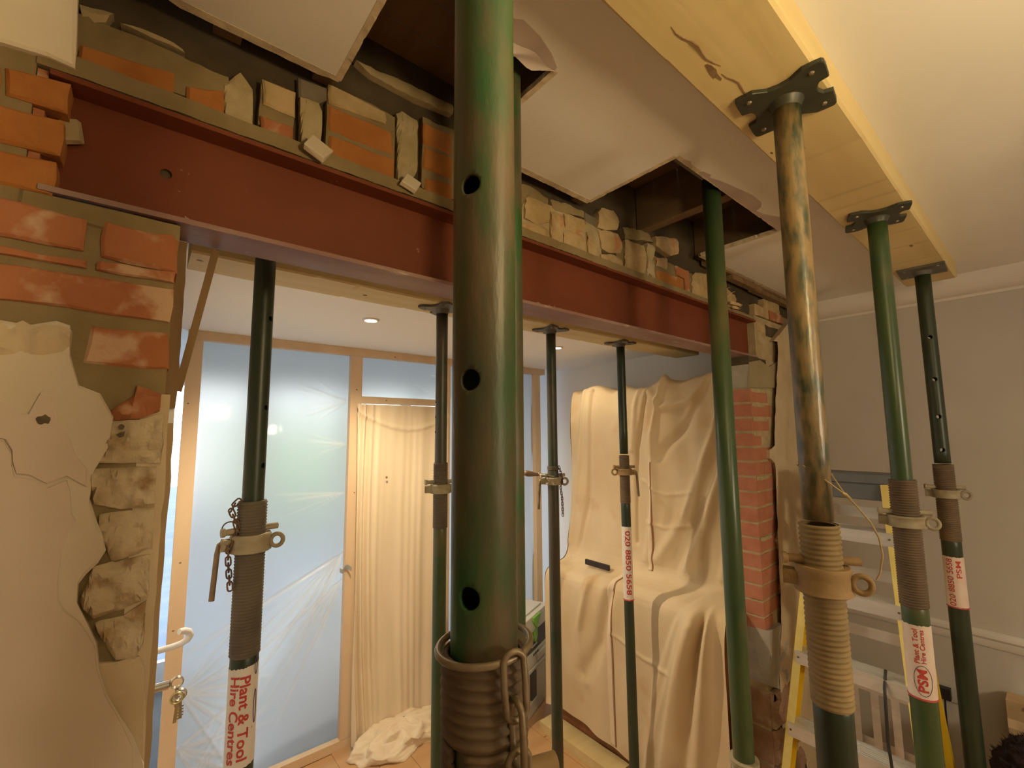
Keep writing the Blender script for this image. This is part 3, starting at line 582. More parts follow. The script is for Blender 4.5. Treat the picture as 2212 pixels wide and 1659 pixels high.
# glazed back wall behind the polythene: door frames with panes
wf = struct(MB().box(-.05, 3.2, 4.8, 4.86, 2.52, H_FAR).box(-.05, .02, 4.8, 4.86, 0, 2.52).box(3.13, 3.2, 4.8, 4.86, 0, 2.52).box(-.05, 3.2, 4.8, 4.86, 0, .10).build('window_1', M['upvc']))
for k in range(4):
    x0 = .02 + k * .7775
    f = MB(); f.box(x0, x0 + .06, 4.80, 4.85, .10, 2.52); f.box(x0 + .7175, x0 + .7775, 4.80, 4.85, .10, 2.52); f.box(x0, x0 + .7775, 4.80, 4.85, .10, .18); f.box(x0, x0 + .7775, 4.80, 4.85, 2.45, 2.52)
    f.build('door_frame', M['upvc'], wf)
gm = bpy.data.materials.new('window_glass'); gm.use_nodes = True
gN, gL = gm.node_tree.nodes, gm.node_tree.links
for n in list(gN): gN.remove(n)
go = gN.new('ShaderNodeOutputMaterial'); g1 = gN.new('ShaderNodeBsdfTransparent'); g2 = gN.new('ShaderNodeBsdfGlossy'); g2.inputs['Roughness'].default_value = .02
gx = gN.new('ShaderNodeMixShader'); gx.inputs[0].default_value = .06
gL.new(g1.outputs[0], gx.inputs[1]); gL.new(g2.outputs[0], gx.inputs[2]); gL.new(gx.outputs[0], go.inputs[0])
for k in range(4):
    x0 = .02 + k * .7775
    MB().box(x0 + .055, x0 + .7225, 4.822, 4.828, .17, 2.46).build('pane', gm, wf)
# side door in the far room's left wall: only its lever and keys show past the stub
dr = struct(MB().box(.0, .04, 1.57, 2.48, .0, 2.08).build('door_1', M['upvc']))
MB().box(.04, .05, 1.60, 2.45, .02, 2.05).build('door_leaf', M['upvc'], dr)
MB().box(.05, .060, 1.875, 1.925, 1.12, 1.42).build('handle_plate', M['upvc'], dr)
hp = [(.055, 1.90, 1.337), (.085, 1.898, 1.336), (.115, 1.896, 1.338), (.140, 1.894, 1.343), (.156, 1.892, 1.352), (.162, 1.885, 1.366), (.156, 1.878, 1.381), (.143, 1.87, 1.390), (.130, 1.862, 1.393)]
MB().tube(hp, [.010, .0095, .010, .010, .0105, .011, .011, .0105, .009], 12).build('lever_handle', M['upvc'], dr, smooth=60)
MB().tube([(.05, 1.9, 1.222), (.115, 1.9, 1.222)], .013, 14).build('lock_cylinder', M['chrome'], dr, smooth=40)
ky = thing('key_ring', 'bunch of metal keys hanging from the lock below the white lever handle at far left', 'keys', (.13, 1.9, 1.10))
def key(c, nm, m, ang):
    o = MB(); ring = [(c[0] + .016 * math.cos(a), c[1], c[2] + .016 * math.sin(a)) for a in [2 * PI * k / 16 for k in range(16)]]
    o.tube(ring, .0045, 8, closed=True)
    o.bar((c[0] + .002, c[1], c[2] - .016), (c[0] + .002 + ang, c[1], c[2] - .075), .003, .009)
    for t in range(4): o.box(c[0] + ang * .5, c[0] + .011 + ang * .5, c[1] - .0012, c[1] + .0012, c[2] - .04 - .009 * t, c[2] - .035 - .009 * t)
    return o.build(nm, m, ky, smooth=30)
key((.135, 1.9, 1.222), 'key', M['chrome'], .0)
key((.146, 1.902, 1.180), 'key', M['chrome'], .003)
key((.138, 1.898, 1.174), 'key', M['brass'], -.004)
# garden beyond the glass
go_ = struct(MB().box(-12, 16, 4.9, 22, -.06, -.02).build('ground', M['patio']))
struct(MB().box(-.05, 3.2, 3.16, 4.80, .0002, .006).build('floor_far', M['slate_floor']))
struct(MB().box(-6, 10, 4.9, 10.9, -.05, .0).build('terrace', M['patio']))
hb = MB()
Ag = []
for i in range(61):
    row = []
    for j in range(13):
        x = 1.15 + 13 * i / 60; h = 2.25 * j / 12
        row.append((x, 11.0 + .35 * noise.noise(Vector((x * 1.3, h * 1.5, 0))) - .5 * math.sin(PI * j / 12), h + .15 * noise.noise(Vector((x * 2, 3, h)))))
    Ag.append(row)
hb.gridpts(np.array(Ag)); hb.add([(1.2, 12.2, 0), (14, 12.2, 0), (14, 12.2, 2.2), (1.2, 12.2, 2.2)], [(0, 1, 2, 3)])
tag(hb.build('garden_hedge', M['hedge'], smooth=180), 'long pale green hedge outside, blurred behind the polythene sheeting', 'hedge')
# ================================================================== STEEL AND TIMBERS
bt = thing('steel_beam', 'long red oxide painted steel I-beam bridging the knocked-through brick wall', 'beam', (1.2, 1.05, EYE + .39))
BX0, BX1, BZ0, BZ1 = -.155, 2.565, EYE + .391, EYE + .600
o_ = MB().box(BX0, BX1, 1.0, 1.104, BZ0, BZ0 + .0095); o_.build('bottom_flange', M['oxide_low'], bt)
MB().box(BX0, BX1, 1.0, 1.104, BZ1 - .0095, BZ1).build('top_flange', M['oxide'], bt)
wb = MB(); hx, hz, hr = .003, EYE + .499, .0095
def web_plate(y, flip):
    n = 16; out = []
    cir = [(hx + hr * math.cos(2 * PI * k / n), hz + hr * math.sin(2 * PI * k / n)) for k in range(n)]
    z0, z1 = BZ0 + .0095, BZ1 - .0095
    top = [(BX1, hz)] + [(BX1, z1), (BX0, z1), (BX0, hz)] + [cir[k] for k in range(8, -1, -1)]
    bot = [(BX0, hz), (BX0, z0), (BX1, z0), (BX1, hz)] + [cir[k % n] for k in range(16, 7, -1)]
    for poly in (top, bot): wb.add([(p[0], y, p[1]) for p in poly], [tuple(range(len(poly)))])
    return cir
c = web_plate(1.049, False); web_plate(1.0545, True)
wb.add([(p[0], y, p[1]) for y in (1.049, 1.0545) for p in c], [(k, (k + 1) % 16, 16 + (k + 1) % 16, 16 + k) for k in range(16)])
wb.build('web', M['oxide'], bt)
# ragged overpaint and mortar along the lower lip
rq_ = random.Random(55); sm = []
for k in range(220):
    x = .035 + (BX1 - .04) * k / 219; sm.append((x, BZ0 + .0035 + (.010 if rq_.random() < .12 else .003) * rq_.random() + .003 * noise.noise(Vector((x * 6, 0, 0)))))
A = np.array([[(x, .9992, BZ0 - .0005), (x, .9992, z)] for x, z in sm])
MB().gridpts(A).build('lip_smear', M['oxide_low'], bt)
MB().box(BX0 + .002, .022, 1.056, 1.10, BZ0 + .010, BZ1 - .010).build('mortar_packing', M['mortar_d'], bt)

def timber(name, label, x0, x1, y0, y1, z0, z1, grp=None):
    t = thing(name, label, 'timber', ((x0 + x1) / 2, (y0 + y1) / 2, z0), grp)
    n = 520; A = []
    rr = .006
    rg = random.Random(int(y0 * 1000)); ridges = [x0 + (x1 - x0) * (q + rg.uniform(.1, .9)) / 15 for q in range(15)]
    for k in range(n + 1):
        x = x0 + (x1 - x0) * k / n; w = .0015 * noise.noise(Vector((x * 3, y0, z0)))
        b_ = lambda k_: sum((.0026 if (q_ + k_) % 3 else .0008) * math.exp(-max(0, x - xr_) / .045) * (1 if x >= xr_ else math.exp(-((x - xr_) / .008) ** 2)) for q_, xr_ in enumerate(ridges))
        A.append([(x, y0 + w, z0 + rr), (x, y0 + rr + w, z0 + b_(0)), (x, (y0 + y1) / 2, z0 + w * .5 + b_(1)), (x, y1 - rr + w, z0 + b_(2)), (x, y1 + w, z0 + rr), (x, y1 + w, z1), (x, y0 + w, z1)])
    b = MB().gridpts(np.transpose(np.array(A), (1, 0, 2)), closed_u=True)
    m = 7
    b.add(A[0], [tuple(range(m))]); b.add(A[-1], [tuple(range(m))[::-1]])
    b.build('plank', M['timber'], t, smooth=30)
    return t
nt = timber('support_timber', 'thick pale yellow timber plank fixed flat under the near ceiling on props', -.9, 3.03, .246, .436, EYE + .735, H_NEAR - .0003)
ft = timber('support_timber', 'pale timber under the far room ceiling, behind the red steel beam', .075, 2.95, 1.535, 1.715, EYE + .520, H_FAR - .0003)
# knots, bark split and dents on the near timber
for (x, y, sx, sy) in ((.862, .388, .030, .007), (1.88, .375, .010, .004), (2.35, .31, .012, .006), (1.25, .42, .006, .003)):
    lumpy_ = []
    rr_ = random.Random(int(x * 100))
    for k in range(12):
        a = 2 * PI * k / 12; e = .7 + .6 * rr_.random()
        lumpy_.append((x + sx * e * math.cos(a), y + sy * e * math.sin(a)))
    MB().prism(lumpy_, lambda a, b, d: (a, b, d), EYE + .7346, EYE + .738).build('knot', M['oldwood'], nt)
for k, (xa, xb, ya) in enumerate(((.70, .86, .385), (.88, 1.02, .375), (1.19, 1.30, .37))):
    pth = [(xa + (xb - xa) * t / 8, ya - .012 * t / 8 + .004 * math.sin(t * 1.3 + k), EYE + .7352) for t in range(9)]
    MB().tube(pth, [.0006, .0014, .002, .0018, .0022, .0018, .0016, .001, .0005], 5).build('crack', M['oldwood'], nt)
for (x, y) in ((.10, 1.60), (.62, 1.63), (1.30, 1.66)):
    MB().prism([(x + .009 * math.cos(a), y + .006 * math.sin(a)) for a in [2 * PI * k / 9 for k in range(9)]], lambda a, b, d: (a, b, d), EYE + .5197, EYE + .523).build('knot', M['oldwood'], ft)
# plank on the floor carrying the far props
sp = timber('sole_plank', 'pale scaffold plank lying on the wooden floor under the far props', .70, 2.225, 1.50, 1.72, .0045, .045)
sp2 = thing('sole_plank', 'pale plank lying on the floor along the foot of the big dust sheet', 'timber', (2.3, 2.0, .0045))
MB().box(2.215, 2.352, 1.78, 2.42, .0045, .062).build('plank', M['timber'], sp2)

# ================================================================== PROPS
def holed_tube(cx, cy, r, z0, z1, holes, n=40, t=.0035):
    zs = {round(z0, 5), round(z1, 5)}
    k = max(2, int((z1 - z0) / .12))
    for i in range(k + 1): zs.add(round(z0 + (z1 - z0) * i / k, 5))
    for (a, hz_, hr_) in holes:
        for q in (-1.5, -1, -.75, -.5, -.25, 0, .25, .5, .75, 1, 1.5): zs.add(round(hz_ + hr_ * q, 5))
    zs = sorted(z for z in zs if z0 <= z <= z1)
    bm = bmesh.new(); G = []
    for z in zs: G.append([bm.verts.new((r * math.cos(2 * PI * i / n), r * math.sin(2 * PI * i / n), z)) for i in range(n)])
    def dist(v, h):
        da = (math.atan2(v.y, v.x) - h[0] + PI) % (2 * PI) - PI
        return da * r, v.z - h[1]
    for j in range(len(zs) - 1):
        for i in range(n):
            l = (i + 1) % n
            bm.faces.new((G[j][i], G[j][l], G[j + 1][l], G[j + 1][i]))
    for h in holes:
        rem = [f for f in bm.faces if math.hypot(*dist(f.calc_center_median(), h)) < h[2] * .92]
        vs = {v for f in rem for v in f.verts}
        bmesh.ops.delete(bm, geom=rem, context='FACES')
        for v in vs:
            if not v.is_valid: continue
            u, w = dist(v.co, h); d = math.hypot(u, w)
            if d < 1e-6: continue
            u, w = u / d * h[2], w / d * h[2]
            a = h[0] + u / r
            v.co = Vector((r * math.cos(a), r * math.sin(a), h[1] + w))
    bmesh.ops.delete(bm, geom=[v for v in bm.verts if not v.link_faces], context='VERTS')
    bm.verts.index_update()
    b = MB().add([(v.co.x + cx, v.co.y + cy, v.co.z) for v in bm.verts], [tuple(v.index for v in f.verts) for f in bm.faces]); bm.free()
    return b
def solid(o, t):
    m = o.modifiers.new('wall', 'SOLIDIFY'); m.thickness = t; m.offset = -1; return o
def thread_prof(r, z0, z1, pitch, amp, slope=.5):
    P_ = [(r - amp, z0)]; z = z0
    while z < z1 - pitch * .5:
        P_ += [(r - amp, z + pitch * .12), (r - amp * .15, z + pitch * .34), (r, z + pitch * .5), (r - amp * .15, z + pitch * .66), (r - amp, z + pitch * .88)]
        z += pitch
    P_.append((r - amp, z1)); return P_
def chain(pts, link, w, r, name, m, parent):
    """links strung along a path of points"""
    P_ = [Vector(p) for p in pts]; seg = []
    d = 0
    L = [0]
    for a, b in zip(P_, P_[1:]): L.append(L[-1] + (b - a).length)
    def at(s):
        for i in range(len(P_) - 1):
            if s <= L[i + 1] or i == len(P_) - 2: return P_[i].lerp(P_[i + 1], (s - L[i]) / max(1e-6, L[i + 1] - L[i]))
    s = 0; k = 0
    while s + link * .8 <= L[-1] + 1e-6:
        a, b = at(s), at(min(s + link, L[-1])); ax = (b - a).normalized(); c = (a + b) / 2
        side = Vector((1, .3, 0)); side = (side - ax * side.dot(ax)).normalized(); oth = ax.cross(side)
        sd = side * math.cos(k % 2 * PI / 2 + .5) + oth * math.sin(k % 2 * PI / 2 + .5)
        h = link * .5 + r; ring = []
        for q in range(16):
            t = 2 * PI * q / 16
            x = math.cos(t) * w; y = (h - w) * (1 if math.sin(t) > 0 else -1) * (1 if abs(math.sin(t)) > .2 else abs(math.sin(t)) / .2) + math.sin(t) * w
            ring.append(c + sd * x + ax * y)
        MB().tube(ring, r, 8, closed=True).build(name, m, parent, smooth=60)
        s += link * .8; k += 1

def bent_text(txt, size, r, cx, cy, cam_ang, zc, s0, up, name, m, parent, bold=0.0, length=None, center=True):
    cu = bpy.data.curves.new('txt', 'FONT'); cu.body = txt; cu.size = size; cu.offset = bold; cu.resolution_u = 3
    cu.align_x = 'CENTER' if center else 'LEFT'; cu.align_y = 'CENTER'
    to = bpy.data.objects.new('txt', cu); COL.objects.link(to)
    bpy.context.view_layer.update()
    me = bpy.data.meshes.new_from_object(to.evaluated_get(bpy.context.evaluated_depsgraph_get()))
    bpy.data.objects.remove(to); bpy.data.curves.remove(cu)
    bm = bmesh.new(); bm.from_mesh(me)
    bmesh.ops.triangulate(bm, faces=bm.faces)
    for _ in range(5):
        es = [e for e in bm.edges if e.calc_length() > max(.004, size * .16)]
        if not es: break
        bmesh.ops.subdivide_edges(bm, edges=es, cuts=1)
        bmesh.ops.triangulate(bm, faces=[f for f in bm.faces if len(f.verts) > 3])
    bm.to_mesh(me); bm.free()
    b = MB(); vs = []
    w_ = max(v.co.x for v in me.vertices) - min(v.co.x for v in me.vertices); kx = length / w_ if length else 1.0
    for v in me.vertices:
        tx, ty = v.co.x * kx, v.co.y
        if up: z, s = zc + tx, s0 - ty
        else: z, s = zc - tx, s0 + ty
        a = cam_ang + s / r          # s to the right as seen from the camera
        vs.append((cx + r * math.cos(a), cy + r * math.sin(a), z))
    b.add(vs, [tuple(p.vertices) for p in me.polygons]); bpy.data.meshes.remove(me)
    return b.build(name, m, parent)

PLATE_PIN = [(-1, -1), (-.32, -1), (-.27, -.80), (-.10, -.72), (.10, -.72), (.27, -.80), (.32, -1), (1, -1), (1, -.55), (.80, -.25), (.76, 0), (.80, .25), (1, .55), (1, 1), (.32, 1), (.27, .80), (.10, .72), (-.10, .72), (-.27, .80), (-.32, 1), (-1, 1), (-1, .55), (-.80, .25), (-.76, 0), (-.80, -.25), (-1, -.55)]
def rounded(poly, k=.18):
    out = []
    n = len(poly)
    for i in range(n):
        a, b, c = Vector(poly[i - 1]), Vector(poly[i]), Vector(poly[(i + 1) % n])
        if abs(b.x) == 1 and abs(b.y) == 1: out += [b.lerp(a, .35), b.lerp(a, .1) * .985, b.lerp(c, .1) * .985, b.lerp(c, .35)]
        else: out.append(b)
    return [tuple(p) for p in out]

def prop(label, x, y, top, zj, zb=.012, ri=.027, ro=.035, zth=None, m_in='green_paint_fresh', m_out='green_dark', m_th='thread_brown',
         zc=None, m_col='castgrey', holes=(), hole_r=.0075, hole_ang=0.0, plate='pinched', m_plate='plate', ps=.084, handle='left', group='adjustable steel props', pitch=.0062,
         chain_pts=None, sticker=None, slot=False, ring=None, col_h=.036, nseg=40, prot=0.0, floor_z=0.0):
    p = thing('steel_prop', label, 'prop', (x, y, floor_z), group)
    ca = math.atan2(-y, -x); L = math.hypot(x, y)
    rx, ry = y / L, -x / L                       # to the right as seen from the camera
    tx, ty = -x / L, -y / L                      # towards the camera
    # foot plate, outer tube, thread, inner tube
    MB().box(x - .075, x + .075, y - .075, y + .075, floor_z + .0002, floor_z + .008).build('base_plate', M['plate_g'], p)
    zth = zth if zth is not None else zj - .32
    o = MB().lathe(x, y, [(ro - .003, floor_z + .008), (ro - .003, zth - .03), (ro - .003, zth - .004), (ro - .005, zth)], 36, caps=True)
    o.build('outer_tube', M[m_out], p, smooth=40)
    pr = thread_prof(ro, zth, zj, pitch, .0026)
    if slot:
        zs = slot
        up_ = [q for q in pr if q[1] >= zs]; lo_ = [q for q in pr if q[1] < zs] + [up_[0]]
        b = MB().lathe(x, y, up_, 48)
        b.lathe(x, y, lo_, 44, ca - .44, ca - .85 + 2 * PI)
        ob = b.build('thread', M[m_th], p, smooth=60)
        solid(ob, .004)
    else:
        b = MB().lathe(x, y, pr, 36)
        b.lathe(x, y, [(ro - .0026, zj), (ri + .001, zj)], 36)
        b.build('thread', M[m_th], p, smooth=60)
    hs = []
    for hz_ in holes: hs += [(ca + hole_ang, hz_, hole_r), (ca + hole_ang + PI, hz_, hole_r)]
    hs = [((a + PI) % (2 * PI) - PI, z_, r_) for a, z_, r_ in hs]
    it = holed_tube(x, y, ri, (zth if slot else zj - .12), top - .010, hs, nseg).build('inner_tube', M[m_in], p, smooth=50)
    solid(it, .0035)
    # head plate
    c_, s_ = math.cos(prot), math.sin(prot)
    pl = [(x + ps * (a * c_ - b * s_), y + ps * (a * s_ + b * c_)) for a, b in (rounded(PLATE_PIN) if plate == 'pinched' else [(-1, -1), (1, -1), (1, 1), (-1, 1)])]
    hp_ = MB().prism(pl, lambda a, b, d: (a, b, d), top - .0095, top - .0005, .0015).build('head_plate', M[m_plate], p)
    MB().lathe(x, y, [(ri + .0005, top - .028), (ri + .006, top - .012), (ri + .008, top - .0095)], 28).build('weld', M[m_plate], p, smooth=60)
    for a, b in ((.72, .72), (-.72, .70), (.70, -.74), (-.74, -.70)):
        MB().lathe(x + ps * (a * c_ - b * s_), y + ps * (a * s_ + b * c_), [(.001, top - .0135), (.0045, top - .0125), (.006, top - .0095)], 8).build('nail', M['galv'], hp_)
    # collar nut with lugs, handle and pin
    if zc is not None:
        h = col_h
        col = MB().lathe(x, y, [(ro + .0005, zc + h * .5), (ro + .010, zc + h * .5), (ro + .013, zc + h * .38), (ro + .009, zc + h * .15), (ro + .009, zc - h * .3), (ro + .014, zc - h * .45), (ro + .010, zc - h * .5), (ro + .0005, zc - h * .5)], 40)
        ob = col.build('collar', M[m_col], p, smooth=50)
        sgn = 1 if handle == 'right' else -1
        for sg in (sgn, -sgn):
            e = Vector((x + rx * sg * (ro + .018), y + ry * sg * (ro + .018), zc - .002))
            if sg == -sgn:   # eye lug
                ring_ = [(e.x + rx * sg * .008 + rx * .015 * math.cos(a), e.y + ry * sg * .008 + ry * .015 * math.cos(a), e.z + .016 * math.sin(a)) for a in [2 * PI * k / 18 for k in range(18)]]
                MB().tube(ring_, .0058, 8, closed=True).build('lug', M[m_col], ob, smooth=60)
            else:            # fork lug with its bent handle
                for dd in (-.011, .011):
                    MB().obox((e.x + tx * dd, e.y + ty * dd, e.z), (rx * .014, ry * .014, 0), (tx * .0035, ty * .0035, 0), (0, 0, .014)).build('lug', M[m_col], ob)
                q = e + Vector((rx, ry, 0)) * sg * .006
                MB().tube([q + Vector((tx, ty, 0)) * .020, q - Vector((tx, ty, 0)) * .020], .0062, 10).build('hinge_bolt', M[m_col], ob, smooth=40)
                g = q + Vector((rx, ry, 0)) * sg * .010
                if handle != 'none': MB().tube([q + Vector((rx, ry, 0)) * (-sg) * .006 + Vector((0, 0, .006)), q + Vector((0, 0, .009)), g + Vector((0, 0, .002)), g + Vector((rx * sg * .004, ry * sg * .004, -.02)), g + Vector((rx * sg * .010, ry * sg * .010, -.135))], .0066, 10).build('handle', M['rod'], ob, smooth=50)
        pin_z = zc + h * .5 + .010
        pv = Vector((rx, ry, 0)) * .95 + Vector((tx, ty, 0)) * -.3; pv.normalize()
        c0 = Vector((x, y, pin_z))
        MB().tube([c0 - pv * (ro + .034), c0 - pv * (ro + .026), c0 - pv * (ro + .024), c0 + pv * (ro + .030)], [.0115, .0115, .0085, .0085], 12).build('pin', M[m_col], p, smooth=40)
    if chain_pts:
        chain([(x + rx * a + tx * b, y + ry * a + ty * b, z_) for a, b, z_ in chain_pts['pts']], chain_pts['link'], chain_pts['w'], chain_pts['r'], 'chain_link', M[chain_pts.get('m', 'rust')], p)
    if ring:
        rz, rr_, rw, tilt = ring
        pts = [(x + rr_ * math.cos(a), y + rr_ * math.sin(a), rz + tilt * math.cos(a - ca - PI / 2)) for a in [2 * PI * k / 48 for k in range(48)]]
        MB().tube(pts, rw, 10, closed=True).build('chain_ring', M['galv'], p, smooth=60)
    if sticker:
        sz0, sz1 = sticker['z']; rs = ro - .003 + .0009
        A = []
        k = 46
        rq = random.Random(int(x * 100))
        for i in range(k + 1):
            a = ca - 2.0 + 4.0 * i / k
            wv = sticker.get('wave', .0)
            A.append([(x + rs * math.cos(a), y + rs * math.sin(a), sz0 + (sz1 - sz0) * j / 8 + (wv * ((i / k) - .5) if j == 8 else 0) + (wv * .7 * ((i / k) - .5) if j == 0 else 0) + (rq.uniform(-.0015, .0015) if j in (0, 8) else 0)) for j in range(9)])
        st = MB().gridpts(np.array(A)).build('sticker', M[sticker['m']], p, smooth=60)
        for ln in sticker['lines']:
            t, size, s0, upw, zc_, mm = ln[:6]
            bent_text(t, size, rs + .0006, x, y, ca, zc_, s0, upw, 'sticker_print', M[mm], st, bold=ln[6] if len(ln) > 6 else 0.0, length=ln[7] if len(ln) > 7 else None)
        for (zc_, s0, hz_, hs_, mm, wd) in sticker.get('ovals', ()):
            pts = []
            for kk in range(32):
                t = 2 * PI * kk / 32; a = ca + (s0 + hs_ * math.cos(t)) / rs
                pts.append((x + (rs + .0006) * math.cos(a), y + (rs + .0006) * math.sin(a), zc_ + hz_ * math.sin(t)))
            MB().tube(pts, wd, 5, closed=True).build('sticker_print', M[mm], st)
    return p

TOPN, TOPF = EYE + .735, EYE + .520
# the big one close to the lens
prop('thick khaki-green steel prop standing nearest the camera, with three round holes', .2467, .341, TOPN, 1.838, ri=.0301, ro=.0385, zth=1.45, m_in='green_khaki', m_th='thread_brown', m_out='green_dark',
     zc=1.700, m_col='castbrown', holes=(2.259, 2.076, 1.890), hole_r=.0098, hole_ang=-.45, handle='left', pitch=.0090, slot=1.772, ring=(1.8425, .0410, .0031, .0035), nseg=72,
     chain_pts=dict(pts=[(.0235, .0375, 1.849), (.0265, .0385, 1.800), (.0280, .0400, 1.750), (.0260, .0400, 1.70), (.024, .042, 1.62)], link=.046, w=.0098, r=.0029, m='galv'))
# the one hidden behind it, up through the first ceiling hole
prop('brown steel prop almost hidden behind the nearest prop, top in the first ceiling hole', .603, .738, H_NEAR + .211, 1.10, ri=.0285, ro=.036, m_in='green_khaki', m_out='green_dark', zc=.95, m_plate='plate_g', ps=.06, plate='square')
# left, behind the beam
prop('dark green prop in the opening at left with a white printed sticker', .240, 1.395, H_FAR, 1.850, ri=.0265, ro=.0362, zth=1.458, m_in='green_dark', m_th='thread_grey', m_out='green_dark', zc=1.742, m_col='castgrey', col_h=.046,
     holes=(2.35, 2.10, 1.943), hole_r=.0075, hole_ang=.9, handle='left', plate='square', ps=.075, pitch=.0078,
     chain_pts=dict(pts=[(-.030, .02, 1.857), (-.050, .016, 1.835), (-.036, .02, 1.80), (-.030, .022, 1.775), (-.050, .02, 1.725), (-.046, .018, 1.68), (-.040, .018, 1.63)], link=.020, w=.0058, r=.0021),
     sticker=dict(z=(1.200, 1.437), m='sticker', wave=.012, lines=[('Plant & Tool', .033, .004, False, 1.318, 'redink', .0008, .198), ('Hire Centres', .032, -.021, False, 1.316, 'redink', .0007, .205)],
                  ovals=[(1.335, .0325, .040, .0042, 'purpleink', .0011), (1.435, .031, .022, .004, 'purpleink', .0010)]))
lc = [o for o in bpy.data.objects if o.get('label', '').startswith('dark green prop in the opening')][0]
MB().tube([(.240 - .052 * .986 + .017 * math.cos(a) * .986, 1.395 + .052 * .17 - .017 * math.cos(a) * .17 - .02, 1.785 + .017 * math.sin(a)) for a in [2 * PI * k / 24 for k in range(24)]], .0017, 6, closed=True).build('chain_ring', M['rust'], lc)
# right, through the second ceiling hole: the wide tube is uppermost
def inverted(label, x, y, top, zb, ro, m_out):
    p = thing('steel_prop', label, 'prop', (x, y, 0), 'adjustable steel props')
    o = MB().lathe(x, y, [(ro - .004, zb), (ro, zb), (ro, zb + .5), (ro, top - .01)], 40)
    solid(o.build('outer_tube', M[m_out], p, smooth=40), .003)
    MB().box(x - .07, x + .07, y - .07, y + .07, top - .0100, top - .0005).build('head_plate', M['plate'], p)
    MB().lathe(x, y, thread_prof(ro + .006, zb - .20, zb - .008, .0075, .002), 32).build('thread', M['castgrey'], p, smooth=60)
    MB().lathe(x, y, [(ro, zb - .010), (ro + .012, zb - .008), (ro + .012, zb + .004), (ro + .0005, zb + .006)], 32, caps=False).build('collar', M['castgrey'], p, smooth=40)
    MB().lathe(x, y, [(ro - .006, .008), (ro - .006, zb - .01)], 32, caps=True).build('inner_tube', M['green_dark'], p, smooth=40)
    MB().box(x - .075, x + .075, y - .075, y + .075, .0002, .008).build('base_plate', M['plate_g'], p)
inverted('plain glossy green prop rising into the second ceiling hole, right of the opening', 1.475, .692, H_NEAR + .211, 1.032, .0300, 'green_paint_fresh')
# three under the near timber, running away to the right
prop('ochre-smeared shiny prop with a dusty screw collar, tied with pale cord', 1.065, .322, TOPN, 1.840, ri=.0272, ro=.0362, zth=1.500, m_in='ochre_worn', m_th='thread_dust', m_out='green_dark', zc=1.735, m_col='castbrown',
     handle='none', prot=.12, pitch=.0098, col_h=.052)
prop('green prop with a sticker reading PSM, standing beside the stepladder', 1.923, .335, TOPN, 1.866, ri=.0277, ro=.0372, zth=1.472, m_in='green_paint_fresh', m_th='thread_brown', m_out='green_paint_fresh', zc=1.735, m_col='castgrey',
     handle='none', prot=.3, pitch=.0080,
     sticker=dict(z=(1.205, 1.423), m='sticker_p', lines=[('PSM', .034, .004, True, 1.262, 'redink', .001, .066), ('Plant & Tool', .019, -.006, True, 1.362, 'redink', .0004, .100), ('Hire Centres', .017, .010, True, 1.362, 'redink', .0003, .098)],
                  ovals=[(1.262, .004, .044, .022, 'purpleink', .0007), (1.207, .0, .0016, .06, 'redink', .0014)]))
prop('dark prop at far right of the near timber, holed, with a telephone sticker', 2.753, .335, TOPN, 1.872, ri=.0282, ro=.0365, zth=1.545, m_in='green_dark', m_th='thread_brown', m_out='green_dark', zc=1.745, m_col='castgrey',
     holes=(2.443, 2.250, 2.083, 1.936), hole_r=.0085, hole_ang=.12, handle='none', m_plate='plate_g', plate='square', ps=.082, prot=0.05, pitch=.0080,
     sticker=dict(z=(1.270, 1.480), m='sticker_p', lines=[('020 8850 5658', .030, -.014, True, 1.375, 'redink', .0003, .195), ('PSM', .026, .016, True, 1.43, 'redink', .0004, .07)], ovals=[(1.271, .0, .0016, .06, 'redink', .0014)]))
# three under the far timber
prop('dark prop half hidden behind the nearest prop, bright green below its collar', .94, 1.60, TOPF, 1.907, floor_z=.045, ri=.0243, ro=.0300, zth=1.65, m_in='green_far', m_th='thread_grey', m_out='green_paint_fresh', zc=1.804, m_col='castgrey', handle='none', holes=(2.03, 2.09, 2.15), hole_r=.005, hole_ang=-1.1, m_plate='plate_g', ps=.075, prot=.5)
prop('grey-brown prop under the far timber, chain hanging and a tool through it', 1.577, 1.60, TOPF, 1.857, floor_z=.045, ri=.0243, ro=.0300, zth=1.84, m_in='green_far', m_th='thread_grey', m_out='green_far', zc=1.787, m_col='castgrey', handle='left', m_plate='plate_g', ps=.070, prot=.1,
     chain_pts=dict(pts=[(.028, .01, 1.86), (.040, .01, 1.82), (.046, .01, 1.79), (.034, .012, 1.76), (.042, .012, 1.71), (.044, .012, 1.62)], link=.016, w=.0050, r=.0017))
prop('slim dark prop under the far timber with a red telephone-number sticker', 2.152, 1.60, TOPF, 1.889, floor_z=.045, ri=.0240, ro=.0297, zth=1.62, m_in='green_dark', m_th='thread_brown', m_out='green_dark', zc=1.796, m_col='castbrown', handle='right', m_plate='plate_g', ps=.070, prot=.1,
     sticker=dict(z=(1.095, 1.492), m='sticker', lines=[('020 8850 5658', .042, .004, False, 1.298, 'redink', .0009, .345)], ovals=[(1.097, .0, .0020, .05, 'redink', .0018)]))
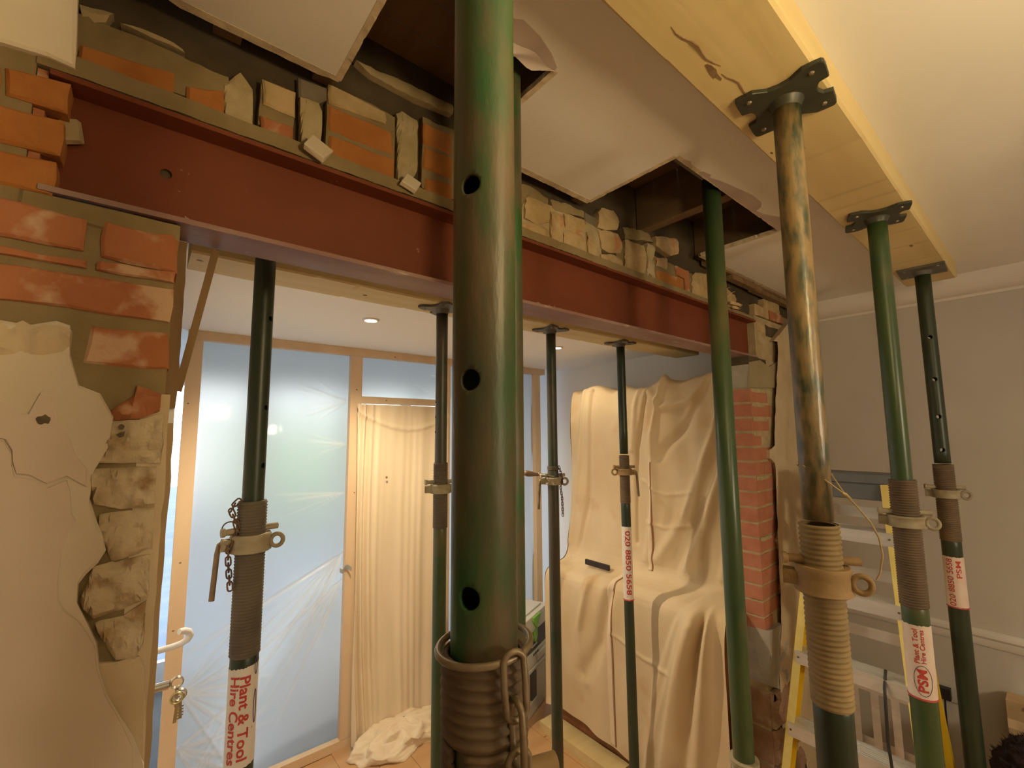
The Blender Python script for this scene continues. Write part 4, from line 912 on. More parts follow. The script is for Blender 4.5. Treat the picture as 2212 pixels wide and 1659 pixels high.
# tool pushed through the middle far prop
td = thing('screwdriver', 'dark-handled tool stuck sideways through the middle far prop', 'tool', (1.49, 1.64, 1.82))
a_, b_ = Vector((1.445, 1.668, 1.829)), Vector((1.560, 1.575, 1.812)); v_ = (b_ - a_).normalized()
MB().tube([a_, a_ + v_ * .004, a_ + v_ * .018, a_ + v_ * .034, a_ + v_ * .048, a_ + v_ * .062, a_ + v_ * .070, a_ + v_ * .074], [.003, .012, .0155, .0145, .011, .0085, .0085, .006], 14).build('handle', M['handlewood'], td, smooth=60)
MB().tube([a_ + v_ * .072, a_ + v_ * .078], .0078, 12).build('ferrule', M['chrome'], td, smooth=40)
MB().tube([a_ + v_ * .076, b_], .0022, 8).build('shaft', M['chrome'], td, smooth=40)
# loose cord tied round the ochre prop
cs = [(1.028, .332, 1.952), (1.034, .313, 1.937), (1.04, .292, 1.918), (1.044, .276, 1.904), (1.048, .26, 1.883), (1.053, .242, 1.855), (1.055, .232, 1.828), (1.055, .229, 1.799), (1.054, .235, 1.765), (1.053, .241, 1.752)]
st_ = thing('cord', 'thin natural cord knotted round the ochre prop and drooping to its collar', 'cord', (1.043, .30, 1.75))
lp = []
for k in range(0):
    a = math.atan2(-.335, -1.043) - 1.75 - (PI * 1.15) * k / 12
    lp.append((1.043 + .0288 * math.cos(a), .335 + .0288 * math.sin(a), 1.952 - .040 * k / 12))
pt0 = Vector((1.0385, .334, 1.958)); cs = [(x_ + .013, y_ - .005, z_) for x_, y_, z_ in cs]
MB().tube([pt0] + [Vector(p) for p in cs[1:]], .0016, 6).build('strand', M['cord'], st_, smooth=60)
MB().tube([(1.065 + .0290 * math.cos(a), .322 + .0290 * math.sin(a), 1.958 - .02 * k / 20) for k, a in enumerate([math.radians(120 - 200 * k / 20) for k in range(21)])] + [cs[3]], .0016, 6).build('strand', M['cord'], st_, smooth=60)
MB().tube([(cs[3][0] - .004, cs[3][1] + .004, cs[3][2] + .004), cs[3], (cs[3][0] + .003, cs[3][1] - .008, cs[3][2] - .008)], [.002, .0042, .002], 8).build('knot', M['cord'], st_, smooth=60)
# ================================================================== LOOSE BITS ON THE STEEL
def chip(c, ax, bx, dx, name, label, cat, m, grp=None):
    c, ax, bx, dx = map(Vector, (c, ax, bx, dx))
    rr_ = random.Random(int(c.x * 1000)); vs = []
    for k in (-1, 1):
        for j in (-1, 1):
            for i in (-1, 1):
                vs.append(c + ax * i * rr_.uniform(.88, 1.08) + bx * j * rr_.uniform(.88, 1.08) + dx * k)
    b = MB().add(vs, [(0, 2, 3, 1), (4, 5, 7, 6), (0, 1, 5, 4), (2, 6, 7, 3), (0, 4, 6, 2), (1, 3, 7, 5)])
    o = b.build(name, m)
    bv = o.modifiers.new('worn', 'BEVEL'); bv.width = .002; bv.segments = 2
    return tag(o, label, cat, grp)
chip((.262, .992, EYE + .628), (.022, 0, -.010), (.012, .010, .020), (0, .006, -.004), 'plaster_chip', 'grey-white square of broken plaster leaning on the beam beside orange bricks', 'rubble', M['skim2'], 'broken plaster pieces on the beam')
chip((.489, .996, EYE + .633), (.021, 0, -.006), (.012, .008, .018), (0, .006, -.003), 'plaster_chip', 'smaller white plaster piece on the beam, just left of the nearest prop', 'rubble', M['skim2'], 'broken plaster pieces on the beam')
chip((-.128, 1.035, EYE + .520), (.012, 0, .004), (-.004, .004, .022), (.003, .006, 0), 'mortar_chip', 'pale lump of mortar stuck in the left end of the red beam', 'rubble', M['mortar_l'])
# old batten leaning across the gap at the end of the stub
lb = MB(); lb.bar((.095, 1.100, EYE + .386), (.0480, 1.112, EYE + .085), .013, .011, (1, 0, 0))
tag(lb.build('batten', M['oldwood']), 'thin dark batten slanting down from the beam against the left wall end', 'batten')  # dark wood colour stands in for the batten's backlit silhouette
# splinters of torn lath on the right end of the beam
for k, (a, b, w) in enumerate((((2.25, .99, EYE + .640), (2.50, 1.035, EYE + .672), .016), ((2.26, .985, EYE + .617), (2.42, 1.02, EYE + .640), .013), ((2.22, 1.0, EYE + .66), (2.42, 1.04, EYE + .745), .006), ((2.20, 1.0, EYE + .685), (2.36, 1.04, EYE + .755), .005), ((2.24, 1.0, EYE + .625), (2.40, 1.045, EYE + .71), .005))):
    a, b = Vector(a), Vector(b); m_ = a.lerp(b, .6) + Vector((0, 0, .004))
    sb = MB()
    for q in range(3):
        d = Vector((0, 0, (q - 1) * w * .32)); e = b + Vector((.012 * (q - 1), 0, w * .5 * (q - 1)))
        sb.tube([a + d, m_ + d, e], [w * .26, w * .24, w * .05], 5)
    tag(sb.build('wood_splinter', M['lath']), ['thickest pale splinter of torn lath lying on the right end of the beam', 'second thick splinter of lath, just under the thickest one', 'long thin lath splinter slanting up behind the green prop', 'topmost thin lath splinter under the ceiling edge', 'thin splinter between the thick and the long ones'][k], 'splinter', 'splinters of lath on the beam')

# ================================================================== FAR PARTITION, POLYTHENE, CURTAIN
YP = 3.10
pf = thing('stud_partition', 'pale softwood stud frame closing off the far room', 'partition', (1.5, YP, .0045))
def studbox(n, x0, x1, z0, z1, y0=YP, y1=YP + .045): MB().box(x0, x1, y0, y1, z0, z1).build(n, M['stud'], pf)
studbox('top_rail', .165, 2.965, H_FAR - .055, H_FAR - .001)
studbox('stud', .165, .238, .06, H_FAR - .056)
studbox('stud', 1.098, 1.178, .06, H_FAR - .056)
studbox('stud', 1.835, 1.905, .06, H_FAR - .056)
studbox('stud', 2.835, 2.900, .06, H_FAR - .056)
studbox('door_head', 1.1785, 1.8345, EYE + .205, EYE + .255)
studbox('sole_plate', .165, 1.178, .0048, .058); studbox('sole_plate', 1.835, 2.9, .0048, .058)
for (x, z) in ((.20, 1.33), (.185, 2.2), (1.145, 1.62), (1.14, 2.33), (1.36, EYE + .232), (1.42, 2.59), (.19, .98)):
    MB().prism([(x + .006 * math.cos(a), z + .004 * math.sin(a)) for a in [2 * PI * k / 8 for k in range(8)]], lambda a, b, d: (a, d, b), YP - .0006, YP + .002).build('knot', M['oldwood'], pf)

def polythene(x0, x1, z0, z1, creases, label, seed, dx=.006):
    nx = int((x1 - x0) / dx) + 1; nz = int((z1 - z0) / (dx * 1.3)) + 1
    X, Z = np.meshgrid(np.linspace(x0, x1, nx), np.linspace(z0, z1, nz), indexing='ij')
    rs = np.random.RandomState(seed)
    D = np.zeros_like(X); Cw = np.zeros_like(X)
    for _ in range(9):
        a, b, p, am = rs.uniform(-5, 5), rs.uniform(-7, 7), rs.uniform(0, 6), rs.uniform(.002, .005)
        D += am * np.sin(a * X + b * Z + p)
    for (ax, az, bx, bz, w, h) in creases:
        vx, vz = bx - ax, bz - az; L2 = vx * vx + vz * vz
        t = np.clip(((X - ax) * vx + (Z - az) * vz) / L2, 0, 1)
        d = np.hypot(X - ax - t * vx, Z - az - t * vz)
        taper = np.clip(1 - t, 0, 1) ** .6 * np.clip(t * 8 + .35, 0, 1)
        wl_ = w * (1 + 1.6 * t)
        g = np.exp(-(d / wl_) ** 2) * taper
        D += h * g; Cw = np.maximum(Cw, g * min(1.0, h / .006))
    edge = np.minimum.reduce([(X - x0), (x1 - X), (Z - z0), (z1 - Z)])
    D *= np.clip(edge / .05, 0, 1)
    D -= D.min(); A = np.stack([X, YP + .047 + D * .8, Z], -1)
    o = MB().gridpts(A).build('polythene_sheet', M['poly'], smooth=180)
    at = o.data.attributes.new('crease', 'FLOAT', 'POINT'); at.data.foreach_set('value', Cw.reshape(-1).astype(np.float32))
    return tag(o, label, 'polythene', 'polythene sheets stapled to the stud frame')
rs = np.random.RandomState(5)
cr = []
def fan(px_, pz_, a0, a1, n, l0, l1, w=.0045, h=.009):
    for k in range(n):
        a = math.radians(a0 + (a1 - a0) * (k + rs.uniform(-.3, .3)) / max(1, n - 1)); l = rs.uniform(l0, l1)
        cr.append((px_, pz_, px_ + l * math.cos(a), pz_ + l * math.sin(a), w * rs.uniform(.6, 1.5), h * rs.uniform(.4, 1.2)))
fan(.245, .62, -60, 48, 9, .35, .75)
fan(.245, .34, -55, 25, 6, .3, .6)
fan(1.095, 1.22, 205, 252, 8, .5, 1.15)
fan(1.095, 1.05, 215, 250, 6, .4, .9, .004, .008)
fan(1.095, 1.62, 175, 205, 5, .2, .45, .003, .005)
fan(1.095, 2.25, 150, 215, 7, .15, .4, .003, .004)
fan(1.095, 1.95, 160, 200, 4, .15, .3, .003, .004)
fan(.30, .15, 20, 70, 5, .3, .7, .005, .005)
polythene(.205, 1.138, .05, H_FAR - .03, cr, 'large creased polythene sheet filling the left bay of the stud frame', 4)
cr = []; fan(1.83, 2.3, 140, 170, 3, .2, .4, .003, .003)
polythene(1.14, 1.87, EYE + .23, H_FAR - .03, cr, 'small polythene pane over the curtained doorway', 9, .012)
cr = []; fan(1.91, 1.6, -40, 40, 4, .3, .6, .004, .004)
polythene(1.87, 2.87, .05, H_FAR - .03, cr, 'polythene sheet right of the doorway, behind the props', 12, .012)
# white board leaning behind the polythene, and a low bench: pale shapes seen through it
wt = MB(); Aw = []
for i in range(40):
    u = i / 39; row = []
    for j in range(40):
        v = j / 39
        x = .50 + 1.0 * u; y = 3.35 + 1.2 * v
        h = .78 * min(1.0, max(0.0, (u - .05) * 1.9)) * min(1.0, .12 + v * 2.2) + .02 * noise.noise(Vector((x * 7, y * 6, 1))) * min(1, u * 4)
        row.append((x, y, max(.008, h)))
    Aw.append(row)
wt.gridpts(np.array(Aw))
tag(wt.build('white_sheet', M['upvc'], smooth=180), 'white sheet heaped behind the lower right of the left polythene', 'sheet')
# grey tape on the edge of the curtain
tp = MB()
A = [[(1.055 + .075 * i / 10, 3.082 - .010 * math.sin(i * .8) - .004, EYE - .885 - .028 * j - .010 * math.sin(i * .7)) for j in range(2)] for i in range(11)]
tp.gridpts(np.array(A)); o = tp.build('tape_piece', M['tape']); solid(o, .0006)
tag(o, 'torn piece of silver tape stuck at the edge of the curtain', 'tape')
o = MB().box(1.338, 1.352, 3.030, 3.0308, EYE - .323, EYE - .308).build('tape_scrap', M['oldwood'])
tag(o, 'tiny brown scrap stuck on the curtain', 'tape')

# hung cotton curtain over the doorway
nx, nz = 130, 170
U, V = np.meshgrid(np.linspace(0, 1, nx), np.linspace(0, 1, nz), indexing='ij')
x0t, x1t = 1.155, 1.86
Xc = x0t + (x1t - x0t) * U
ztop = EYE + .198; zbot = .035
Zc = ztop + (zbot - ztop) * V
gath = np.exp(-((U - .06) / .10) ** 2)
fold = .020 * gath * np.sin(U * 95 + 2 * np.sin(V * 4)) + .003 * np.sin(U * 62 + 1.5 * np.sin(V * 3) + 3 * np.sin(U * 11)) * (.3 + V) + .005 * np.sin(U * 23 + 3 * V + 2 * np.sin(U * 7))
sag = np.abs(Zc - (ztop - .055 - .12 * (1 - (2 * U - 1.05) ** 2)))
swag = .016 * np.exp(-(sag / .012) ** 2)
Yc = 3.062 - fold - swag - .05 * np.clip(V - .80, 0, 1) * 4 * (0.4 + .6 * np.sin(U * 6 + 1))
Xc = Xc + .05 * np.clip(V - .7, 0, 1) * np.sin(U * 5 - .4) - .03 * gath * (1 - V)
A = np.stack([Xc, Yc, Zc], -1)
cu = thing('door_curtain', 'cream cotton sheet hung as a curtain over the far doorway', 'curtain', (1.5, 3.05, .005))
o = MB().gridpts(A).build('curtain_cloth', M['canvas_c'], cu, smooth=180)
# its foot bunched on the floor
nb = 120; mb = 46
U, V = np.meshgrid(np.linspace(0, 2 * PI, nb, endpoint=False), np.linspace(0, 1, mb), indexing='ij')
rr_ = 1 - V ** 2.2 * .98
nz_ = np.zeros_like(U)
for i in range(nb):
    for j in range(mb):
        a = U[i, j]; q = Vector((math.cos(a) * 1.6, math.sin(a) * 1.6, V[i, j] * 2.2))
        nz_[i, j] = noise.noise(q * 1.3) + .4 * noise.noise(q * 2.3 + Vector((4, 0, 0))) + .25 * abs(noise.noise(q * 4.5))
Xb = 1.46 + (.34 + .06 * nz_) * np.cos(U) * rr_
Yb_ = 2.93 + (.155 + .05 * nz_) * np.sin(U) * rr_
Zb = .006 + .14 * V + .05 * np.abs(np.sin(U * 4 + V * 5 + 2 * nz_)) * np.sin(PI * V) * .6
MB().gridpts(np.stack([Xb, Yb_, Zb], -1), closed_u=True).build('curtain_foot', M['canvas_c'], cu, smooth=180)

# ================================================================== CUPBOARD UNDER THE BIG DUST SHEET
kc = thing('kitchen_dresser', 'reddish wooden dresser hidden under the big dust sheet', 'dresser', (2.8, 1.8, .0045))
MB().box(2.36, 3.06, 1.22, 2.34, .0045, .99).build('base_unit', M['cabinet'], kc)
MB().box(2.74, 3.06, 1.24, 2.32, .99, 2.24).build('hutch', M['cabinet'], kc)
nt_, ns_ = 300, 420
TY = np.linspace(0, 1, nt_)
def sstep(a, b, x): t = np.clip((x - a) / (b - a), 0, 1); return t * t * (3 - 2 * t)
def profile(Y):
    zt = 2.345 + .075 * math.exp(-((Y - 1.20) / .16) ** 2) + .02 * math.sin(Y * 9) + .012 * math.sin(Y * 23 + 1)
    xt = 2.615 - .03 * sstep(1.7, 1.2, Y) if False else 2.615
    zl = 1.085 + .012 * math.sin(Y * 5) - .02 * (Y - 1.7)
    xf = 2.325 - .05 * float(np.exp(-((Y - 1.28) / .14) ** 2)) + .015 * math.sin(Y * 4)
    hem = .10 + .05 * math.sin(Y * 3.1 + .8) - .07 * float(sstep(1.75, 1.35, np.array(Y)))
    P_ = [(3.07, zt - .06), (2.95, zt - .02), (xt + .06, zt + .012), (xt - .01, zt - .04), (xt - .025, 1.75), (xt - .05, 1.22), (xt - .09, zl + .03), (xf + .12, zl + .006), (xf + .02, zl - .004), (xf - .03, zl - .07), (xf - .02, .65), (xf - .015, hem)]
    P_ = np.array(P_)
    for _ in range(2):
        Q = np.empty((2 * len(P_) - 2, 2)); Q[0::2] = P_[:-1] * .75 + P_[1:] * .25; Q[1::2] = P_[:-1] * .25 + P_[1:] * .75
        P_ = np.vstack([P_[:1], Q, P_[-1:]])
    d = np.r_[0, np.cumsum(np.hypot(*np.diff(P_, axis=0).T))]
    s = np.linspace(0, d[-1], ns_)
    return np.stack([np.interp(s, d, P_[:, 0]), np.interp(s, d, P_[:, 1])], 1)
Y0s, Y1s = 1.118, 2.43
S = np.zeros((nt_, ns_, 3))
for i, t in enumerate(TY):
    Y = Y0s + (Y1s - Y0s) * t
    pr = profile(Y); S[i, :, 0] = pr[:, 0]; S[i, :, 1] = Y; S[i, :, 2] = pr[:, 1]
X_, Y_, Z_ = S[..., 0].copy(), S[..., 1].copy(), S[..., 2].copy()
upper = sstep(1.08, 1.25, Z_) * sstep(2.72, 2.64, X_)
lower = sstep(1.10, 1.02, Z_)
D = np.zeros_like(X_)
def ridge(pts, w, h, mask, w1=None):
    """cloth fold along a line in the (Y, z) plane"""
    global D
    best = np.full_like(X_, 9.0); tt = np.zeros_like(X_); n = len(pts) - 1
    for k in range(n):
        (ay, az), (by, bz) = pts[k], pts[k + 1]; vy, vz = by - ay, bz - az
        t = np.clip(((Y_ - ay) * vy + (Z_ - az) * vz) / (vy * vy + vz * vz), 0, 1)
        d = np.hypot(Y_ - ay - t * vy, Z_ - az - t * vz)
        m_ = d < best; best = np.where(m_, d, best); tt = np.where(m_, (k + t) / n, tt)
    ww = w if w1 is None else w + (w1 - w) * tt
    D += h * np.exp(-(best / ww) ** 2) * mask * (1 - .25 * tt)
# folds swept down from the bunch at the pier
ridge([(1.17, 2.36), (1.28, 2.0), (1.45, 1.55), (1.66, 1.22)], .020, .060, upper, .045)
ridge([(1.15, 2.30), (1.22, 1.9), (1.34, 1.5), (1.48, 1.16)], .018, .055, upper, .04)
ridge([(1.14, 2.0), (1.17, 1.6), (1.25, 1.2)], .02, .05, upper, .035)
ridge([(1.25, 2.42), (1.42, 2.22), (1.62, 2.18), (1.74, 2.30)], .02, .035, upper, .025)
ridge([(1.30, 2.36), (1.46, 2.06), (1.66, 1.86)], .016, -.030, upper, .035)
ridge([(1.62, 2.36), (1.70, 2.0), (1.69, 1.6), (1.74, 1.2)], .018, .030, upper, .03)
ridge([(1.74, 2.36), (1.83, 1.9), (1.83, 1.3)], .013, -.028, upper, .016)
ridge([(1.80, 2.36), (1.84, 2.2), (1.86, 1.9)], .016, .018, upper, .02)
ridge([(1.92, 2.34), (1.95, 2.15)], .012, .012, upper, .02)
ridge([(2.22, 2.33), (2.23, 2.0), (2.25, 1.5), (2.33, 1.15)], .014, -.026, upper, .02)
ridge([(2.30, 2.33), (2.34, 1.8), (2.42, 1.2)], .016, .022, upper, .03)
ridge([(1.40, 1.66), (1.62, 1.62), (1.78, 1.70)], .012, .008, upper, .012)
ridge([(1.44, 1.46), (1.62, 1.42), (1.74, 1.44)], .014, .010, upper, .012)
D += upper * (.008 * np.sin(Y_ * 21 + Z_ * 2.3) + .005 * np.sin(Y_ * 37 - Z_ * 6))
# skirt: a heavy fold thrown over the right end of the worktop, flatter cloth to the left of it
boundary = 1.30 + .34 * (1.10 - Z_)
over = sstep(.05, -.03, Y_ - boundary) * sstep(1.16, 1.06, Z_)
D += over * .055
ridge([(1.24, 1.12), (1.34, .7), (1.47, .15)], .022, .055, lower, .045)
ridge([(1.19, 1.12), (1.23, .7), (1.29, .12)], .018, .060, lower, .04)
ridge([(1.21, 1.10), (1.28, .7), (1.37, .12)], .014, -.055, lower, .028)
ridge([(1.32, 1.12), (1.52, .6), (1.62, .2)], .022, .030, lower, .04)
ridge([(1.86, 1.06), (1.95, .7), (2.10, .45)], .030, -.040, lower, .05)
ridge([(2.03, 1.06), (2.13, .72), (2.08, .42)], .022, .028, lower, .04)
ridge([(2.28, 1.06), (2.34, .6), (2.36, .2)], .03, -.035, lower, .05)
ridge([(1.42, .74), (1.62, .72), (1.86, .78)], .012, .010, lower, .012)
D += lower * (.010 * np.sin(Y_ * 13 + 1) + .006 * np.sin(Y_ * 29 + Z_ * 3))
for i in range(0, nt_):
    for j in range(0, ns_, 1):
        pass
nn = np.zeros_like(X_)
for k in range(14):
    q = rs.uniform(-1, 1, 3) * rs.uniform(6, 26); nn += np.sin(q[0] * X_ + q[1] * Y_ + q[2] * Z_ + rs.uniform(0, 6)) * rs.uniform(.3, 1) / 14
D += .010 * nn
du = np.gradient(S, axis=0); dv = np.gradient(S, axis=1)
N_ = np.cross(du, dv); N_ /= np.linalg.norm(N_, axis=-1, keepdims=True) + 1e-9
if N_[nt_ // 2, ns_ // 2, 0] > 0: N_ = -N_
S2 = S + N_ * D[..., None]
S2[..., 2] = np.maximum(S2[..., 2], .012)
# the end of the sheet flares outwards to the left over the case
ds = thing('dust_sheet', 'big cream cotton dust sheet draped over the dresser on the right', 'dust sheet', (2.7, 1.8, .01))
MB().gridpts(S2).build('sheet_cloth', M['canvas'], ds, smooth=180)
# side drop at the far end of the dresser
En = S2[-1]; sd = []
for k in range(24):
    v = k / 23
    row = En.copy(); row[:, 1] = En[:, 1] + .012 * math.sin(v * 3) + .008 * np.sin(En[:, 2] * 7 + v * 4); row[:, 0] = En[:, 0] * (1 - v) + 3.06 * v
    sd.append(row)
MB().gridpts(np.array(sd)[:, 30:]).build('sheet_end', M['canvas'], ds, smooth=180)
def hemstrip(i0, i1, j0, j1, name, m, lift, w=None):
    G = S2[i0:i1, j0:j1] + N_[i0:i1, j0:j1] * lift
    o = MB().gridpts(G).build(name, m, ds, smooth=180); solid(o, .002); return o
i_ = lambda Y: int((Y - Y0s) / (Y1s - Y0s) * nt_)
jz = int(ns_ * .58)
hemstrip(i_(1.865), i_(1.90), jz, ns_ - 2, 'hem', M['hem'], .0035)
hemstrip(i_(1.856), i_(1.864), jz, ns_ - 2, 'hem_thread', M['thread'], .003)
hemstrip(i_(1.70), i_(1.73), int(ns_ * .34), jz, 'hem', M['hem'], .004)
hemstrip(i_(1.695), i_(1.70) + 1, int(ns_ * .34), jz, 'hem_thread', M['thread'], .003)
o = MB().box(2.455, 2.475, 1.98, 2.19, 1.098, 1.135).build('handle_bar', M['black'])
bv = o.modifiers.new('soft', 'BEVEL'); bv.width = .006; bv.segments = 3
tag(o, 'short black plastic bar lying on the sheeted ledge', 'bar')

# ================================================================== STACKED TOOL CASES
tcs = thing('tool_case', 'light grey stacking tool case with lime green latches, on the floor beside the dust sheet', 'tool case', (2.06, 2.46, .0045), 'stacked tool cases')
tcs2 = thing('tool_case', 'lower light grey tool case with grey clasp, under the green-latched case', 'tool case', (2.06, 2.46, .0045), 'stacked tool cases')
A0 = Vector((1.99, 2.44, 0)); ux = Vector((.92, .392, 0)); vy = Vector((-.392, .92, 0)); uz = Vector((0, 0, 1))
def cb(u0, u1, v0, v1, z0, z1, name, m, par, bev=.006):
    c = A0 + ux * (u0 + u1) / 2 + vy * (v0 + v1) / 2 + uz * (z0 + z1) / 2
    o = MB().obox(c, ux * (u1 - u0) / 2, vy * (v1 - v0) / 2, uz * (z1 - z0) / 2).build(name, m, par)
    if bev: b = o.modifiers.new('soft', 'BEVEL'); b.width = bev; b.segments = 2
    return o
cb(.0, .60, .0, .38, .005, .29, 'case_body', M['case'], tcs2)
cb(.0, .60, -.006, .38, .296, .325, 'case_rim', M['case'], tcs2)
cb(.28, .365, -.016, .01, .12, .30, 'clasp', M['case_dark'], tcs2)
cb(.265, .38, -.008, .01, .085, .108, 'clasp_surround', M['case'], tcs2)
cb(.40, .57, -.008, .01, .335, .39, 'recess_frame', M['case'], tcs2)
cb(.14, .25, -.008, .01, .335, .40, 'recess_frame', M['case'], tcs2)
cb(.0, .60, .0, .38, .326, .425, 'case_lid', M['case'], tcs2)
for k in range(3): cb(.34 + .035 * k, .36 + .035 * k, -.003, .01, .396, .410, 'vent_slot', M['case_dark'], tcs2, 0)
cb(.0, .60, .004, .38, .4265, .57, 'case_band', M['case_dark'], tcs)
cb(-.004, .604, -.010, .385, .57, .685, 'case_lid', M['case'], tcs)
cb(.04, .56, .03, .345, .685, .698, 'lid_step', M['case'], tcs)
for u in (.03, .31):
    def lat(poly, y0, y1, name):
        return MB().prism(poly, lambda a, b, d: tuple(A0 + ux * a + vy * d + uz * b), y0, y1, .003).build(name, M['latch'], tcs)
    lat([(u, .675), (u + .125, .675), (u + .125, .650), (u + .075, .600), (u + .075, .592), (u + .045, .592), (u + .04, .605), (u, .645)], -.022, -.006, 'latch')
    lat([(u + .035, .583), (u + .085, .586), (u + .082, .520), (u + .062, .490), (u + .045, .492), (u + .020, .525), (u + .022, .556)], -.016, .006, 'latch_tongue')
    cb(u + .005, u + .012, -.004, .01, .468, .53, 'latch_frame', M['case'], tcs, 0); cb(u + .005, u + .10, -.004, .01, .462, .470, 'latch_frame', M['case'], tcs, 0)

# ================================================================== STEPLADDER
ld = thing('stepladder', 'yellow fibreglass stepladder with aluminium treads against the grey wall', 'stepladder', (2.85, .7, 0))
zt_ = EYE - .25
def LX(z): return 2.50 + (z - EYE + .78) * .23
def LYl(z): return .843 + (EYE - .78 - z) * .092
def LYr(z): return .471 - (EYE - .615 - z) * .077
def ladder_rail(fy, sgn, name):
    b = MB()
    p0, p1 = Vector((LX(0.01), fy(0.01), .01)), Vector((LX(zt_), fy(zt_), zt_))
    b.bar(p0, p1, .0045, .072, (0, 1, 0))                       # web of the channel
    for dx in (-.034, .034):
        b.bar(p0 + Vector((dx, sgn * .014, 0)), p1 + Vector((dx, sgn * .014, 0)), .030, .004, (0, 1, 0))
    return b.build(name, M['yellow'], ld)
ladder_rail(LYl, -1, 'rail'); ladder_rail(LYr, 1, 'rail')
for fy, s_ in ((LYl, -1), (LYr, 1)):
    p0, p1 = Vector((LX(0.01) - .0365, fy(0.01) + s_ * .014, .01)), Vector((LX(zt_) - .0365, fy(zt_) + s_ * .014, zt_))
    MB().bar(p0, p1, .031, .0018, (0, 1, 0)).build('rail_edge', M['yellow_pale'], ld)
step_z = [EYE - .455, EYE - .735, EYE - 1.02, EYE - 1.315, EYE - 1.61]
for z in step_z:
    x = LX(z); yl, yr = LYl(z) - .006, LYr(z) + .006
    b = MB()
    b.box(x - .046, x + .040, yr, yl, z - .004, z)
    for k in range(6): b.box(x - .040 + .0135 * k, x - .033 + .0135 * k, yr, yl, z, z + .0025)
    b.box(x - .050, x - .046, yr, yl, z - .052, z + .002)
    b.box(x + .040, x + .044, yr, yl, z - .040, z + .006)
    t_ = b.build('tread', M['alu'], ld)
    for yy in (yl - .012, yr + .012):
        MB().tube([(x - .0505, yy, z - .022), (x - .053, yy, z - .022)], .0045, 10).build('rivet', M['rod'], t_)
cap = MB(); cap.box(2.585, 2.735, .472, .815, zt_ + .0, zt_ + .045); cap.box(2.592, 2.73, .478, .81, zt_ - .075, zt_)
o = cap.build('top_cap', M['cap'], ld); bv = o.modifiers.new('soft', 'BEVEL'); bv.width = .006; bv.segments = 2
for y0_, y1_ in ((.785, .90), (.505, .42)):
    MB().bar((2.71, y0_, zt_), (3.05, y1_, .01), .028, .035, (0, 1, 0)).build('rear_rail', M['yellow'], ld)
def RX(z): return 2.71 + .34 * (zt_ - z) / zt_
for z in (EYE - .40, EYE - .70, EYE - 1.0, EYE - 1.28, EYE - 1.58):
    MB().box(RX(z) - .022, RX(z) - .018, .49, .83, z - .026, z + .026).build('rear_brace', M['alu'], ld)
for yy in (.53, .61, .69, .77):
    MB().box(RX(.7) - .03, RX(.7) - .026, yy - .016, yy + .016, .40, .76).build('rear_slat', M['alu'], ld)
for z in (EYE - .43, EYE - .60): pass
# black cable hooked over the steps
cb_ = [(LX(EYE - 1.0) - .02, .535, EYE - .99), (LX(EYE - 1.02) - .064, .533, EYE - 1.04), (LX(EYE - 1.1) - .068, .530, EYE - 1.12), (LX(EYE - 1.2) - .070, .527, EYE - 1.22), (LX(EYE - 1.3) - .072, .515, EYE - 1.31), (LX(EYE - 1.4) - .075, .495, EYE - 1.43), (LX(EYE - 1.6) - .075, .47, EYE - 1.65), (2.16, .47, .06), (2.17, .50, .014), (2.22, .56, .010), (2.36, .60, .010)]
tag(MB().tube(cb_, .0055, 8).build('cable', M['black'], smooth=60), 'black cable hanging over the aluminium ladder treads', 'cable')

# ================================================================== ALONG THE GREY WALL
so = thing('wall_socket', 'black plug in a small wall socket between the two right-hand props', 'socket', (XR - .01, .485, EYE - 1.36))
MB().box(XR - .010, XR - .0002, .425, .545, EYE - 1.425, EYE - 1.335).build('face_plate', M['wall_grey'], so)
MB().box(XR - .045, XR - .010, .470, .520, EYE - 1.41, EYE - 1.355).build('plug', M['black'], so)
MB().tube([(XR - .03, .495, EYE - 1.41), (XR - .032, .497, EYE - 1.47), (XR - .02, .50, EYE - 1.60), (XR - .026, .51, .03)], .004, 8).build('flex', M['black'], so, smooth=60)
bx = thing('cardboard_box', 'plain brown cardboard box against the grey wall at far right', 'box', (3.2, .0, 0))
MB().box(3.235, 3.345, -.42, .265, .001, EYE - 1.28).build('carton', M['card'], bx)
MB().box(3.2335, 3.3455, -.421, .266, EYE - 1.40, EYE - 1.36).build('tape', M['stud'], bx)
MB().box(3.22, 3.234, -.38, .20, EYE - 1.30, EYE - 1.285).build('flap', M['card'], bx)
# plush pouffe: squashed ball with a fuzzy pile
nu, nv = 110, 60
pc = Vector((2.96, .070, .0)); pr_, ph = .245, .72
A = np.zeros((nu, nv, 3))
for i in range(nu):
    for j in range(nv):
        a = 2 * PI * i / nu; t = PI * j / (nv - 1)
        ct, s2 = math.cos(t), math.sin(t)
        rr2 = pr_ * abs(s2) ** .55; zz = ph / 2 - ph / 2 * (1 if ct > 0 else -1) * abs(ct) ** .6
        q = Vector((math.cos(a) * s2, math.sin(a) * s2, ct)) * 7
        d = .012 * noise.noise(q) + .010 * noise.noise(q * 4.3) + .008 * noise.noise(q * 11)
        A[i, j] = (pc.x + (rr2 + d) * math.cos(a), pc.y + (rr2 + d) * math.sin(a), max(.002, zz + d))
pf_ = thing('pouffe', 'dark plum fluffy pouffe in the lower right corner', 'pouffe', (pc.x, pc.y, 0))
MB().gridpts(A, closed_u=True).build('cushion', M['fur'], pf_, smooth=180)
rf_ = random.Random(77); pile = MB()
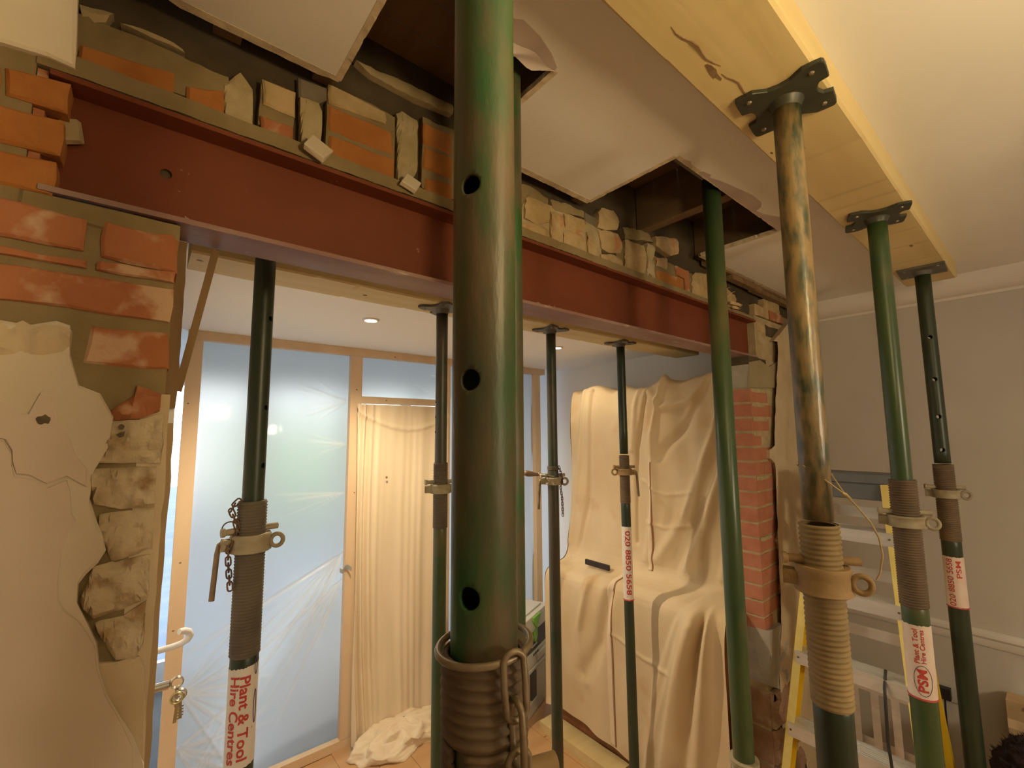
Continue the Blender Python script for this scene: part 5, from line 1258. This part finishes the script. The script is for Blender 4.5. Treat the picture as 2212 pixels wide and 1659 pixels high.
for k in range(5200):
    i, j = rf_.randrange(nu), rf_.randrange(2, nv - 4)
    p = Vector(A[i, j]); n_ = (p - Vector((pc.x, pc.y, ph * .45))).normalized()
    side = n_.cross(Vector((rf_.uniform(-1, 1), rf_.uniform(-1, 1), rf_.uniform(-1, 1)))).normalized() * .0022
    tipp = p + n_ * rf_.uniform(.008, .020) + Vector((rf_.uniform(-1, 1), rf_.uniform(-1, 1), rf_.uniform(-1, .4))) * .008
    pile.add([p - side, p + side, tipp], [(0, 1, 2)])
pl_ = pile.build('pile', M['fur'], pf_, recalc=False); pl_['kind'] = 'stuff'

# ================================================================== LAMPS
def downlight(x, y, label, power=95.0):
    t = thing('ceiling_light', label, 'ceiling light', (x, y, H_FAR - .012), 'recessed downlights in the far room')
    MB().lathe(x, y, [(.030, H_FAR - .0005), (.044, H_FAR - .0005), (.043, H_FAR - .006), (.032, H_FAR - .009), (.030, H_FAR - .0045)], 32).build('bezel', M['white_trim'], t, smooth=50)
    MB().lathe(x, y, [(.0005, H_FAR - .0042), (.030, H_FAR - .0042)], 24).build('lens', M['lamp_lens'], t)
    lamp('downlight_bulb', 'SPOT', (x, y, H_FAR - .016), power, (1.0, .80, .53), .025, (x, y, 0), math.radians(150), .6)
downlight(.893, 2.255, 'lit recessed downlight in the far ceiling, left of the nearest prop')
downlight(2.236, 2.21, 'lit recessed downlight in the far ceiling, just right of the middle far prop', 14.0)
wlt = thing('work_light', 'tripod work light standing behind the camera, pointed at the ceiling', 'lamp', (WORK.x, WORK.y, 0))
hd = MB(); d_ = Vector((.18, .50, .80)).normalized(); e1 = d_.cross(Vector((0, 0, 1))).normalized(); e2 = d_.cross(e1)
hd.obox(WORK - d_ * .09, e1 * .10, e2 * .08, d_ * .03); hd.build('lamp_head', M['black'], wlt)
wv = Vector((.88, .47, 0)).normalized(); wq = Vector((wv.y, -wv.x, 0))
hd2 = MB(); hd2.obox(WORK + wq * .024 + wv * .20 + Vector((0, 0, -.10)), wv * .26, wq * .001, Vector((0, 0, .20))); hd2.build('barn_door', M['black'], wlt)
MB().tube([WORK - d_ * .12, (WORK.x, WORK.y, 1.9), (WORK.x, WORK.y, .45)], .014, 10).build('pole', M['black'], wlt)
for a in (0, 2.1, 4.2): MB().tube([(WORK.x, WORK.y, .55), (WORK.x + .42 * math.cos(a), WORK.y + .42 * math.sin(a), .012)], .010, 8).build('leg', M['black'], wlt)
rl = thing('added_fill_lamp', 'added fabric shaded fill lamp hanging unseen behind the camera', 'lamp', (1.3, -2.0, 2.2))  # body of the added fill lamp; its shade keeps the fill off the ceiling
sh = MB().lathe(1.3, -2.0, [(.20, 2.22), (.17, 2.45)], 36).build('fill_lamp_shade', M['shade'], rl, smooth=60); solid(sh, .002)
MB().tube([(1.3, -2.0, 2.46), (1.3, -2.0, H_NEAR)], .004, 8).build('flex', M['white_trim'], rl)
